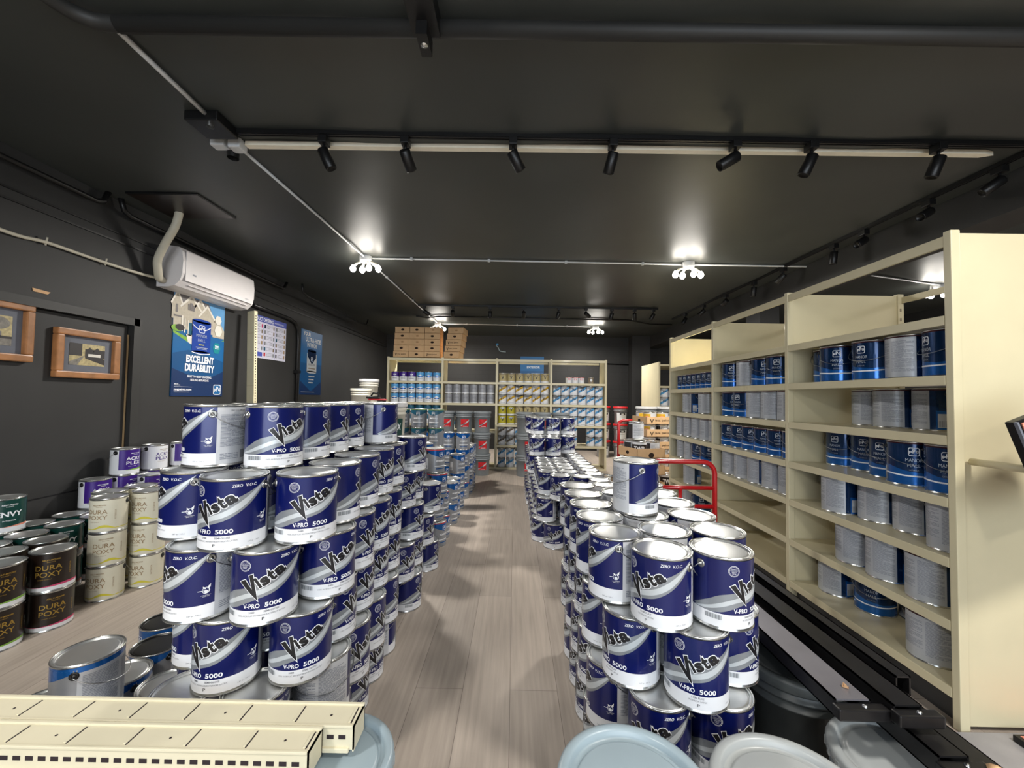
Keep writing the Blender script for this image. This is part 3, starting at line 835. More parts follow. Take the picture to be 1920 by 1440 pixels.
# ------------------------------------------------------------------ posters and pictures on the left wall
def wall_xf(y, z, x=XL):      # local (u right along +Y, v up) on the left wall
    return lambda u, v, ly: (x+.004+ly*.0006, y+u, z+v)
def sheet(m, x, y0, y1, z0, z1, k, th=.003): m.box(x+.0005, x+th, y0, y1, z0, z1, k)
b = MB(); sheet(b, XL, 3.475, 4.09, 1.143, 2.08, 'poster_blue')
A = Art(); Wp, Hp = .615, .937
A.rect('poster_sky', 0, .60, Wp, Hp, 0)
def gable(x0, x1, y0, ye, yp, ly, k='poster_house'):
    A.poly(k, [(x0, y0), (x1, y0), (x1, ye), ((x0+x1)/2, yp), (x0, ye)], ly)
    A.poly('poster_trim', [(x0-.015, ye-.015), ((x0+x1)/2, yp+.015), ((x0+x1)/2, yp-.012), (x0-.005, ye-.03)], ly+1)
    A.poly('poster_trim', [(x1+.015, ye-.015), ((x0+x1)/2, yp+.015), ((x0+x1)/2, yp-.012), (x1+.005, ye-.03)], ly+1)
A.poly('poster_roof', [(0, .74), (.50, .70), (.40, .885), (.05, .915)], 1)
A.rect('poster_house', 0, .60, .56, .76, 1)
gable(-.02, .09, .68, .83, .925, 2); gable(.08, .30, .70, .82, .912, 3); gable(.23, .36, .74, .84, .90, 2); gable(.29, .47, .68, .77, .86, 4)
A.poly('poster_house', [(.46, .58), (.615, .58), (.615, .66), (.54, .75), (.46, .72)], 2)
for x, y, w, h in ((.15, .78, .018, .055), (.172, .78, .03, .07), (.206, .78, .018, .055), (.02, .74, .02, .07)): A.rect('poster_roof', x, y, x+w, y+h, 6)
A.rect('poster_roof', 0, .70, .10, .715, 5); A.rect('poster_trim', .085, .58, .10, .72, 6); A.rect('poster_trim', .115, .57, .127, .70, 6); A.rect('deep_label', .165, .55, .20, .67, 6); A.rect('poster_trim', .155, .55, .165, .69, 6)
A.disc('poster_green', .04, .60, .06, .03, 6); A.disc('print_dark', .07, .61, .05, .028, 7); A.poly('poster_green', [(0, .575), (.2, .52), (.5, .52), (.615, .57), (.615, .50), (0, .47)], 5)
A.poly('poster_trim', [(.14, .56), (.22, .56), (.24, .47), (.17, .47)], 6)
A.poly('poster_blue', [(0, .555), (.20, .475), (.615, .56), (.615, 0), (0, 0)], 7)
A.poly('poster_mid', [(0, .375), (.17, .42), (.42, .39), (.615, .345), (.615, 0), (0, 0)], 8)
A.poly('poster_navy', [(0, .245), (.20, .19), (.42, .17), (.615, .25), (.615, 0), (0, 0)], 9)
A.disc('poster_trim', .53, .65, .052, .062, 8, 6); A.disc('poster_trim', .525, .755, .045, .05, 8, 6); A.disc('poster_teal', .515, .475, .052, .060, 10, 6)
for i in range(3): A.rect('ink_white', .49, .468+i*.013, .54, .474+i*.013, 12)
A.rect('poster_can', .205, .41, .43, .705, 10); A.disc('poster_can', .3175, .705, .1125, .02, 10); A.disc('poster_can', .3175, .41, .1125, .018, 10)
A.band('ink_white', [(.205+.225*i/10, .405-.014*math.sin(PI*i/10)) for i in range(11)], [(.205+.225*i/10, .413-.014*math.sin(PI*i/10)) for i in range(11)], 12)
A.band('ink_white', [(.205+.225*i/10, .66-.045*math.sin(PI*i/10)) for i in range(11)], [(.205+.225*i/10, .668-.045*math.sin(PI*i/10)) for i in range(11)], 12)
logo_ppg(A, .3175, .632, .036, 13, inner='poster_can')
A.text('swoosh_pale', 'MANOR', .3175, .555, .028, 13, w=.13, bold=-.01); A.text('swoosh_pale', 'HALL', .3175, .512, .028, 13, w=.09, bold=-.01)
A.rect('yellow_ink', .285, .480, .35, .488, 13); A.rect('swoosh_pale', .25, .455, .40, .460, 13); A.rect('swoosh_pale', .265, .443, .385, .447, 13)
A.text('ink_white', 'EXCELLENT', .315, .312, .062, 12, w=.335, bold=.045); A.text('ink_white', 'DURABILITY', .315, .232, .062, 12, w=.355, bold=.045)
A.text('ink_white', 'BUILT TO RESIST CRACKING,', .315, .172, .020, 12, w=.29, bold=.02); A.text('ink_white', 'PEELING & FLAKING', .315, .140, .020, 12, w=.22, bold=.02)
A.rect('ink_white', .03, .083, .23, .085, 12); A.rect('ink_white', .03, .035, .20, .037, 12); A.text('ink_white', 'ppgpaints.com', .03, .053, .018, 12, w=.19, bold=.03, align='L')
A.bars('ink_white', .03, .15, .094, .112, 2, 12, 4, .5)
logo_ppg(A, .54, .065, .050, 12, inner='poster_blue')
A.mesh_to(b, wall_xf(3.475, 1.143))
tag(b.build('poster'), 'large blue paint poster reading EXCELLENT DURABILITY under the air conditioner', 'poster')

b = MB(); sheet(b, XL, 4.50, 5.205, 1.592, 2.088, 'chart_white')
A = Art(); A.rect('chart_blue', 0, .425, .705, .496, 0); A.text('ink_white', 'PRODUCT OFFERING', .02, .437, .042, 2, w=.40, bold=.02, align='L')
A.text('ink_white', 'PROFESSIONAL', .45, .445, .02, 2, w=.2, bold=0, align='L')
rd = random.Random(5)
cols = ['chart_blue', 'ink_gray', 'taupe_label', 'ppg_navy', 'vista_red', 'ppg_darkgray', 'deep_label']
for cx in (.02, .25, .48):
    for i in range(6):
        y = .36-i*.066
        if cx == .02 and i == 5: A.rect('chart_blue', .01, .02, .22, .07, 1); continue
        A.rect(rd.choice(cols), cx, y, cx+.030, y+.042, 1); A.rect(rd.choice(['taupe_label', 'tan_ink', 'pink_ink', 'swoosh_gray']), cx+.175, y, cx+.20, y+.042, 1)
        A.bars('ink_pale', cx+.045, cx+.16, y, y+.048, 3, 1, rd.randint(0, 99), .3)
A.rect('chart_blue', .235, .0, .238, .42, 1); A.rect('chart_blue', .465, .0, .468, .42, 1)
A.mesh_to(b, wall_xf(4.50, 1.592))
tag(b.build('poster'), 'white PRODUCT OFFERING chart with blue heading on left wall', 'poster')

b = MB(); sheet(b, XL, 5.575, 6.185, 1.172, 2.095, 'poster_mid')
A = Art(); A.rect('poster_blue', 0, .45, .61, .923, 0); A.poly('poster_navy', [(0, .2), (.3, .05), (.61, .2), (.61, 0), (0, 0)], 1)
A.text('swoosh_pale', 'YOUR', .16, .845, .05, 2, w=.2, bold=.03); A.text('swoosh_pale', 'ULTRA-HIDE', .34, .765, .062, 2, w=.44, bold=.03); A.text('swoosh_pale', 'INTERIOR', .31, .69, .058, 2, w=.28, bold=.03)
A.rect('swoosh_pale', .17, .33, .45, .60, 3); A.disc('swoosh_pale', .31, .33, .14, .02, 3); A.rect('ppg_navy', .19, .54, .43, .64, 4); A.disc('ppg_navy', .31, .64, .12, .02, 4)
A.poly('ppg_navy', [(.19, .55), (.43, .55), (.31, .44)], 5); logo_ppg(A, .31, .52, .03, 6, inner='ppg_navy')
A.text('ink_gray', 'ULTRA-HIDE', .31, .425, .026, 6, w=.2, bold=.02); A.rect('taupe_label', .21, .375, .41, .39, 6)
for i in range(3): A.rect('swoosh_pale', .23, .26-i*.045, .40-i*.02, .275-i*.045, 3)
A.rect('swoosh_pale', .03, .035, .40, .04, 3)
A.mesh_to(b, wall_xf(5.575, 1.172))
tag(b.build('poster'), 'tall dark blue poster with a paint can, farthest on left wall', 'poster')

def picture(y0, y1, z0, z1, label, sepia):
    t = thing('framed_picture', label, 'picture', (XL-.035, (y0+y1)/2, z0))
    w = (y1-y0)/2; h = z1-z0; fw = .045
    m = MB()
    for (ya, yb, za, zb) in ((-w, w, 0, fw), (-w, w, h-fw, h), (-w, -w+fw, fw, h-fw), (w-fw, w, fw, h-fw)):
        m.box(.0, .040, ya, yb, za, zb, 'oak', bev=.008)
    m.build('frame', t)
    m = MB(); m.box(.002, .012, -w+fw, w-fw, fw, h-fw, 'mat_slate'); m.build('mount', t)
    m = MB(); A = Art(); a, c = -w+fw+.05, w-fw-.05; z_a, z_b = fw+.045, h-fw-.045
    if sepia:
        A.rect('print_sepia', a, z_a, c, z_b, 0); A.rect('print_gray', a, z_a, c, z_a+.04, 1); A.disc('print_gray', c-.08, z_a+.13, .07, .04, 1); A.rect('print_dark', a, z_a+.04, c, z_a+.055, 2); A.poly('poster_roof', [(a, z_a+.07), (a+.1, z_a+.11), (a+.2, z_a+.08), (a+.2, z_a+.05), (a, z_a+.05)], 2)
    else:
        A.rect('print_sepia', a, z_a, c, z_b, 0); A.rect('print_dark', a, (z_a+z_b)/2-.01, a+.08, z_b, 1); A.rect('print_dark', a+.10, (z_a+z_b)/2-.02, c, z_b-.035, 1); A.poly('print_gray', [(a, z_a+.02), (a+.1, z_a+.07), (a+.05, z_a), (a, z_a)], 2); A.poly('print_dark', [(a+.10, z_a+.05), (c, z_a+.01), (c, z_a+.05), (a+.13, z_a+.09)], 2)
        A.rect('poster_trim', a+.12, (z_a+z_b)/2-.012, c-.03, (z_a+z_b)/2+.008, 3)
        for xx in (.13, .18): A.poly('print_dark', [(a+xx-.03, z_b-.05), (a+xx+.03, z_b-.05), (a+xx, z_b-.02)], 4)
    A.mesh_to(m, lambda u, v, ly: (.0135+ly*.0005, u, v)); m.build('print', t)
    return t
picture(2.035, 2.475, 1.345, 1.70, 'oak-framed country picture cut off by the left image edge', True)
picture(2.60, 3.025, 1.262, 1.592, 'smaller oak-framed village road picture on the recessed black door', False)
b = MB(); b.add([(XL+.005, 2.455, 1.785), (XL+.005, 2.53, 1.783), (XL+.005, 2.545, 1.80), (XL+.005, 2.45, 1.805), (XL, 2.455, 1.785), (XL, 2.53, 1.783), (XL, 2.545, 1.80), (XL, 2.45, 1.805)], [(0, 1, 2, 3), (0, 4, 5, 1), (1, 5, 6, 2), (2, 6, 7, 3), (3, 7, 4, 0)], 'tan_mark')
tag(b.build('tape_scrap'), 'tan scrap of tape above the door recess', 'tape')

# leaning slotted upright
b = MB(); b.box(-.05, .05, -.018, .018, 0, 2.06, 'cream_metal')
for i in range(69): b.box(.0495, .0508, -.005, .005, .06+i*.0285, .074+i*.0285, 'dark_slot')
for i in range(7): b.box(-.047, .047, -.019, -.0175, .14+i*.28, .142+i*.28, 'tan_ink')
o = b.build('slotted_upright', None, (-2.72, 4.22, 0)); o.rotation_euler = (R(-1), R(-3.4), R(-18))
tag(o, 'cream slotted shelf upright leaning on left wall below the air conditioner', 'shelf upright')

# ------------------------------------------------------------------ shelving
def shelving_bay(name, label, width, depth, zs, end_near, end_far, loc, rz, top_bar=True, group=None, kick=True, base=.14, H=1.83, back_rail=True, back_panel=False):
    """local frame: x along the bay (0..width), y depth (0 = front), z up"""
    t = thing(name, label, 'shelving', loc, rz, group)
    ends = ([0.0] if end_near else []) + ([width] if end_far else [])
    for x in ends:
        m = MB()
        m.box(x-.014, x+.014, 0, .035, 0, H, 'cream_metal', bev=.003)
        m.build('front_post', t)
        m = MB(); m.box(x-.014, x+.014, depth-.035, depth, 0, H, 'cream_metal', bev=.003)
        for i in range(30): m.box(x-.0155, x+.0155, depth-.024, depth-.016, .1+i*.056, .118+i*.056, 'taupe_label')
        m.build('rear_post', t)
        m = MB(); m.box(x-.004, x+.004, .03, depth-.03, .02, H-.01, 'cream_metal'); m.build('side_panel', t)
    for z in zs:
        m = MB()
        m.box(.012, width-.012, .004, depth-.03, z-.012, z, 'cream_metal')
        m.box(.012, width-.012, .0, .012, z-.034, z+.001, 'cream_metal', bev=.002)
        m.build('shelf', t)
    if top_bar:
        m = MB(); m.box(.01, width-.01, .002, .014, H-.055, H-.012, 'cream_metal'); m.build('top_bar', t)
    if back_rail:
        m = MB(); m.box(.01, width-.01, depth-.014, depth-.002, H-.055, H-.02, 'cream_metal'); m.build('rear_rail', t)
    if kick:
        m = MB(); m.box(.012, width-.012, .045, .055, .0, base-.034, 'kick_gray'); m.build('kick_plate', t)
    if back_panel:
        m = MB(); m.box(.012, width-.012, depth-.028, depth-.022, .02, H-.06, 'cream_metal'); m.build('back_panel', t)
    return t
ZS = [1.512, 1.286, 1.06, .829, .609, .380, .140]
BW = .905
# right-hand run: front plane x = 1.616, run along +Y; local x -> world +Y, local y (depth) -> world +X
def run_loc(i): return (1.616, 1.514+BW*i, 0)
# rotation +90 maps local x->+Y, local y->-X, so mirror depth by building with negative depth
def right_bay(i, label, near):
    t = thing('shelving_unit', label, 'shelving', (1.616, 1.514+BW*i, 0), 0, 'cream shelving along the right side')
    dp = .69
    for y in (([0.0] if near else [])+[BW]):
        m = MB(); m.box(0, .035, y-.014, y+.014, 0, 1.83, 'cream_metal', bev=.003); m.build('front_post', t)
        m = MB(); m.box(dp-.035, dp, y-.014, y+.014, 0, 1.83, 'cream_metal', bev=.003)
        for k in range(30): m.box(dp-.024, dp-.016, y-.0155, y+.0155, .1+k*.056, .118+k*.056, 'taupe_label')
        m.build('rear_post', t)
        m = MB(); m.box(.03, dp-.03, y-.005, y+.005, .02, 1.82, 'cream_metal'); m.build('side_panel', t)
    for z in ZS:
        m = MB(); m.box(.004, .60, .016, BW-.016, z-.012, z, 'cream_metal'); m.box(0, .012, .016, BW-.016, z-.036, z+.001, 'cream_metal', bev=.002); m.build('shelf', t)
    m = MB(); m.box(.002, .014, .014, BW-.014, 1.775, 1.815, 'cream_metal'); m.build('top_bar', t)
    m = MB(); m.box(dp-.014, dp-.002, .014, BW-.014, 1.775, 1.81, 'cream_metal'); m.build('rear_rail', t)
    m = MB(); m.box(.045, .055, .016, BW-.016, 0, .104, 'kick_gray'); m.build('kick_plate', t)
    return t
right_bay(0, 'nearest cream shelving bay on the right, with the large end panel', True)
right_bay(1, 'middle cream shelving bay on the right side', False)
right_bay(2, 'farthest cream shelving bay of the right-hand run', False)
# far right unit
t = thing('shelving_unit', 'cream shelving unit standing behind the cardboard trays at far right', 'shelving', (2.46, 6.9, 0), 0)
m = MB(); m.box(-.014, .014, 0, .035, 0, 1.83, 'cream_metal'); m.build('front_post', t)
m = MB(); m.box(-.005, .005, .03, .96, .02, 1.83, 'cream_metal'); m.build('side_panel', t)
for z in (1.79, 1.42, 1.07, .72, .37, .1):
    m = MB(); m.box(.014, .95, .0, .90, z-.03, z, 'cream_metal'); m.build('shelf', t)
m = MB(); m.box(.94, .97, 0, .96, 0, 1.83, 'cream_metal'); m.build('end_panel', t)
# back run, four bays facing the viewer
BX, BY, BB = -2.113, 6.705, .905
BZ = [1.43, 1.075, .73, .395, .03]
blab = ['leftmost bay of the back shelving, under the cardboard boxes', 'second bay of the back shelving, behind the grey pails', 'third bay of the back shelving, with yellow labelled cans', 'rightmost bay of the back shelving, with sky blue cans']
for i in range(4):
    t = thing('shelving_unit', blab[i], 'shelving', (BX+BB*i, BY, 0), 0, 'cream shelving along the back')
    dp = .5
    for x in (([0.0] if i == 0 else [])+[BB]):
        m = MB(); m.box(x-.017, x+.017, 0, .035, 0, 1.83, 'cream_metal', bev=.003); m.build('front_post', t)
        m = MB(); m.box(x-.005, x+.005, .03, dp, .02, 1.81, 'cream_metal'); m.build('side_panel', t)
    zs = BZ if i != 1 else [1.43, 1.075, .62, .03]
    for z in zs:
        m = MB(); m.box(.017, BB-.017, .004, dp-.02, z-.012, z, 'cream_metal'); m.box(.017, BB-.017, .0, .012, z-.034, z+.001, 'cream_metal'); m.build('shelf', t)
    m = MB(); m.box(.017, BB-.017, 0, .012, 1.775, 1.815, 'cream_metal'); m.box(.017, BB-.017, dp-.02, dp-.005, 1.775, 1.81, 'cream_metal'); m.build('top_bar', t)
    if i == 0:
        m = MB(); m.box(.017, BB-.017, .012, dp-.02, 1.80, 1.812, 'cream_metal'); m.build('top_shelf', t)

# ------------------------------------------------------------------ the stacked blue Vista cans
ORD = ['first', 'second', 'third', 'fourth', 'fifth', 'sixth', 'seventh', 'eighth', 'ninth', 'tenth', 'eleventh', 'twelfth', 'thirteenth', 'fourteenth', 'fifteenth', 'sixteenth', 'seventeenth', 'eighteenth']
LAY = ['bottom layer', 'second layer', 'third layer', 'fourth layer', 'fifth layer', 'sixth layer']
SP = .1745

def jit(s=.003): return random.uniform(-s, s)
LEFT = []   # (layer, x, y, phi, rowname)
def L(k, x, y, phi, row): LEFT.append((k, x, y, phi, row))
# front faces measured one by one, then the lanes running back
L(5, -.961, 1.300, -66, 'wall side'); L(5, -.766, 1.297, 50, 'aisle side')
for y, p in ((1.470, 101), (1.640, 92), (1.812, 86)): L(5, -.757, y, p, 'aisle side')
L(5, -.655, 1.975, 111, 'aisle side')
for y in (1.475, 1.65, 1.825, 2.0, 2.175): L(5, -.935 if y < 1.9 else -.87, y, random.randint(20, 160), 'wall side')
L(4, -.957, 1.222, -60, 'middle'); L(4, -.781, 1.143, -6, 'middle front'); L(4, -.611, 1.209, 27, 'aisle side')
for y, p in ((1.384, 106), (1.575, 96), (1.767, 51), (1.942, 81), (2.312, 73)): L(4, -.606 if y < 2.2 else -.582, y, p, 'aisle side')
for y in (1.32, 1.495, 1.67, 1.845, 2.02, 2.2, 2.375): L(4, -.785 if y > 1.33 else -.790, y, random.randint(40, 120), 'middle')
for y in (1.40, 1.575, 1.75, 1.925, 2.10): L(4, -.963, y, random.randint(-40, 120), 'wall side')
L(3, -.872, 1.152, -47, 'middle front'); L(3, -.688, 1.146, 20, 'aisle front')
for y, p in ((1.295, 42), (1.476, 74), (1.656, 43), (1.830, 60), (2.264, 56), (2.444, 64)): L(3, -.584 if y < 2.2 else -.623, y, p, 'aisle side')
for y in (1.385, 1.56, 1.735, 1.91, 2.15, 2.35): L(3, -.765 if y > 1.4 else -.762, y, random.randint(20, 120), 'middle')
for y in (1.33, 1.505, 1.68, 1.855, 2.03): L(3, -.942, y, random.randint(-60, 60), 'wall side')
L(2, -.935, 1.264, -60, 'wall side'); L(2, -.797, 1.163, -12, 'middle'); L(2, -.612, 1.205, 21, 'aisle side')
for y, p in ((1.392, 82), (1.568, 70), (1.746, 60), (1.922, 72), (2.334, 66), (2.871, 80)): L(2, -.612 if y < 2.2 else -.592, y, p, 'aisle side')
for y in (1.345, 1.52, 1.695, 1.87, 2.05, 2.25): L(2, -.790, y, random.randint(0, 120), 'middle')
for y in (1.435, 1.61, 1.785, 1.96): L(2, -.968, y, random.randint(-60, 60), 'wall side')
L(1, -.872, 1.115, -40, 'middle front'); L(1, -.690, 1.125, 30, 'aisle front'); L(1, -.590, 1.298, 180+20, 'aisle side')
for y, p in ((1.473, 60), (1.648, 82), (1.833, 96), (2.236, 54), (2.436, 70), (2.77, 66)): L(1, -.589 if y < 2.1 else -.615, y, p, 'aisle side')
for y in (1.385, 1.56, 1.735, 1.91, 2.12, 2.33): L(1, -.768, y, random.randint(0, 120), 'middle')
for y in (1.30, 1.475, 1.65, 1.825): L(1, -.945, y, random.randint(-60, 60), 'wall side')
L(0, -.97, 1.19, -60, 'wall side'); L(0, -.795, 1.165, -12, 'middle'); L(0, -.61, 1.215, 60, 'aisle side')
for y, p in ((1.395, 82), (1.572, 80), (1.747, 60), (1.921, 170), (2.317, 84), (2.829, 84), (2.50, 80), (2.66, 80)): L(0, -.622 if y < 2.2 else (-.592 if y in (2.317, 2.829) else -.66), y, p, 'aisle side')
for y in (1.345, 1.52, 1.695, 1.87, 2.05, 2.25): L(0, -.797, y, random.randint(0, 120), 'middle')
for y in (1.37, 1.545, 1.72): L(0, -.973, y, random.randint(-60, 60), 'wall side')

RIGHT = []
def Q(k, x, y, phi, row): RIGHT.append((k, x, y, phi, row))
Q(3, .420, 1.160, -56, 'front left'); Q(3, .592, 1.170, 20, 'front right')
Q(3, .326, 1.302, -103, 'aisle side'); Q(3, .492, 1.332, 150, 'middle'); Q(3, .665, 1.335, 30, 'shelf side')
for i, y in enumerate((1.475, 1.645, 1.815, 1.985)): Q(3, .312, y, random.choice((-95, -80, -108)), 'aisle side')
for i, y in enumerate((1.505, 1.68, 1.855)): Q(3, .484, y, 130+random.randint(0, 60), 'middle')
for i, y in enumerate((1.51, 1.685, 1.86, 2.035)): Q(3, .657, y, 150+random.randint(-20, 50), 'shelf side')
Q(2, .354, 1.222, -63, 'front left'); Q(2, .508, 1.140, -28, 'front middle'); Q(2, .645, 1.240, 40, 'front right')
for i, y in enumerate((1.397, 1.572, 1.747, 1.922)): Q(2, .322, y, random.choice((-95, -70, -105)), 'aisle side')
for y in (1.315, 1.49, 1.665, 1.84, 2.015): Q(2, .497, y, random.randint(90, 200), 'middle')
for y in (1.412, 1.587, 1.762, 1.937): Q(2, .672, y, random.randint(90, 200), 'shelf side')
Q(1, .411, 1.148, -45, 'front left'); Q(1, .582, 1.155, -8, 'front right')
for y in (1.30, 1.475, 1.65, 1.825, 2.0): Q(1, .322, y, random.choice((-95, -80, -110)), 'aisle side')
for y in (1.335, 1.51, 1.685, 1.86): Q(1, .500, y, random.randint(90, 200), 'middle')
for y in (1.342, 1.517, 1.692, 1.867): Q(1, .676, y, random.randint(90, 200), 'shelf side')
for y in (1.215, 1.39, 1.565, 1.74, 1.915): Q(0, .330, y, -90+random.randint(-20, 20), 'aisle side')
for y in (1.17, 1.345, 1.52, 1.695, 1.87): Q(0, .506, y, random.randint(90, 200), 'middle')
for y in (1.18, 1.355, 1.53, 1.705, 1.88): Q(0, .682, y, random.randint(90, 200), 'shelf side')
for (k, x, y, p, row) in LEFT: pass

def name_pile(items, proto, pile, colour, group):
    cnt = {}
    for it in sorted(items, key=lambda a: (a[0], a[4], a[2])):
        k, x, y, p, row = it
        n = cnt.get((k, row), 0); cnt[(k, row)] = n+1
        place(proto, (x, y, k*CH), R(p), '%s can, %s, %s, %s, %s from front' % (colour, pile, LAY[k], row, ORD[n]), group)
name_pile(LEFT, CAN_SEMI, 'left foreground pile', 'blue semi-gloss', 'blue semi-gloss paint cans in the left pile')
name_pile(RIGHT, CAN_FLAT, 'right foreground pile', 'blue flat paint', 'blue flat paint cans in the near right pile')
place(CAN_FLAT, (.461, 1.545, 4*CH), R(83), 'lone blue flat paint can standing on top of the right foreground pile', 'blue flat paint cans in the near right pile')

# second block on the right, lower, with its long row of lids, and the tall block behind
MID = []
def Z(k, x, y, phi, row): MID.append((k, x, y, phi, row))
for i in range(12):
    y = (2.925, 3.095)[i] if i < 2 else 3.345+(i-2)*.176
    for k in (2, 1, 0): Z(k, .655, y, 170, 'shelf side') if (k == 2 or i < 2) else None
for k, x0, ys in ((2, .374, (3.253,)), (2, .548, (3.222,))): 
    for y in ys: Z(k, x0, y, -30 if x0 < .5 else 10, 'front')
Z(1, .273, 3.334, -70, 'front'); Z(1, .455, 3.262, 10, 'front'); Z(0, .331, 3.275, -10, 'front'); Z(0, .510, 3.27, 5, 'front'); Z(0, .240, 3.434, -80, 'aisle side')
for i in range(5):
    y = 3.43+i*.176
    Z(2, .290, y, -70, 'aisle side'); Z(2, .462, y, 150, 'middle'); Z(1, .262, y+.085, -80, 'aisle side'); Z(1, .455, y, 20, 'middle')
    Z(0, .240, y+.18, -85, 'aisle side'); Z(0, .43, y+.02, -85, 'middle')
cnt = {}
for it in sorted(MID, key=lambda a: (a[0], a[4], a[2])):
    k, x, y, p, row = it; n = cnt.get((k, row), 0); cnt[(k, row)] = n+1
    place(CAN_FLAT, (x, y, k*CH), R(p), 'blue can, low middle block right of aisle, %s, %s, %s back' % (LAY[k], row, ORD[n]), 'blue paint cans in the middle block right of the aisle')
TALL = []
def T(k, x, y, phi, row): TALL.append((k, x, y, phi, row))
for k in range(5):
    dx = .04*(k % 2); yy = 4.38+.085*(k % 2)
    if k == 3: T(3, .248, 4.357, -30, 'front'); T(3, .42, 4.36, 30, 'front')
    elif k == 4: T(4, .275, 4.74, -40, 'front'); T(4, .450, 4.74, -5, 'front'); T(4, .625, 4.76, 30, 'front')
    else:
        for i in range(2): T(k, .235+dx+i*.176, yy, -40+40*i, 'front')
    for j in range(4): T(k, .225+dx, 4.56+.176*(j+1)+(.18 if k == 4 else 0), -85, 'aisle side'); 
    if k == 3:
        T(3, .43, 4.54, 10, 'middle'); T(3, .60, 4.56, 10, 'middle')
    if k < 4: T(k, .225+dx, 4.56, -80, 'aisle side')
    if k == 3: T(3, .46, 4.72, 10, 'middle'); T(3, .62, 4.74, 10, 'middle')
for k in (0, 1, 2):
    for j in range(2): T(k, .44, 4.56+.18*j, 10, 'middle')
cnt = {}
ok = []
for it in TALL:
    if all(it[0] != o_[0] or math.hypot(it[1]-o_[1], it[2]-o_[2]) > .160 for o_ in ok+[m_ for m_ in MID]): ok.append(it)
for it in sorted(ok, key=lambda a: (a[0], a[4], a[2])):
    k, x, y, p, row = it; n = cnt.get((k, row), 0); cnt[(k, row)] = n+1
    place(CAN_FLAT, (x, y, k*CH), R(p), 'blue can, tall far block right of aisle, %s, %s, %s back' % (LAY[k], row, ORD[n]), 'blue paint cans in the tall block right of the aisle')

# ------------------------------------------------------------------ grey chevron cans, left of the aisle beyond the blue pile
def lot(rows, group, fmt):
    cnt = {}
    for proto, k, x, y, p, row in rows:
        n = cnt.get((k, row), 0); cnt[(k, row)] = n+1
        z = k*CH if isinstance(k, int) else k
        lay = LAY[k] if isinstance(k, int) else 'top layer'
        place(proto, (x, y, z), R(p), fmt % (lay, row, ORD[n]), group)
G = []
for k in range(4):
    pr = CAN_GREY_R
    G.append((pr, k, -.612-(.03 if k % 2 else 0), 3.27+.03*(k % 2), 62-(k*4), 'aisle side'))
    G.append((pr, k, -.79-(.03 if k % 2 else 0), 3.26+.03*(k % 2), 30, 'inner'))
    G.append((pr, k, -.612-(.02 if k % 2 else 0), 3.45+.03*(k % 2), 75, 'aisle side')) if k < 2 else None
    if k < 2: G.append((CAN_GREY_B, k, -.60, 3.83, 60, 'aisle side'))
    if k < 2: G.append((CAN_GREY_B, k, -.60, 4.01, 60, 'aisle side'))
    G.append((CAN_GREY_B, k, -.80, 3.62, 20, 'inner'))
    if k < 3: G.append((CAN_GREY_B, k, -.60, 4.33, 50, 'aisle side'))
lot(G, 'grey chevron cans in the near left-of-aisle stacks', 'grey chevron can, near grey stack left of aisle, %s, %s, %s back')
G = []
for k in range(4):
    for i, x in enumerate((-.60, -.775, -.95, -1.125)):
        G.append((CAN_GREY_B if k else CAN_GREY_R, k, x, 4.78+.0*k, 15-i*5, 'front'))
    for i, y in enumerate((4.98, 5.16, 5.34)):
        if k < 3: G.append((CAN_GREY_B, k, -.58, y, 60, 'aisle side'))
lot(G, 'grey chevron cans in the farther left-of-aisle stacks', 'grey chevron can, farther grey stack left of aisle, %s, %s, %s along')
# pallet stack with green-rimmed cans
b = MB()
for i in range(5): b.box(-1.32, -.72, 3.95+i*.11, 4.03+i*.11, .078, .096, 'cardboard_dark')
for x in (-1.31, -1.04, -.76): b.box(x, x+.04, 3.95, 4.47, 0, .078, 'cardboard_dark')
tag(b.build('pallet'), 'small wooden pallet under the green-rimmed cans', 'pallet')
for k in range(5):
    for i, x in enumerate((-1.18, -1.0, -.82)):
        if k == 4 or i == 2 or k == 3:
            place(CAN_GREY_G, (x, 4.25, .096+k*CH), R(20-i*15), 'green-rimmed grey can on pallet, %s, %s column' % (LAY[k], ['left', 'centre', 'right'][i]), 'green-rimmed grey cans behind the blue pile')
        elif k < 3:
            place(CAN_GREY_G, (x, 4.25, .096+k*CH), R(20-i*15), 'green-rimmed grey can on pallet, %s, %s column' % (LAY[k], ['left', 'centre', 'right'][i]), 'green-rimmed grey cans behind the blue pile')

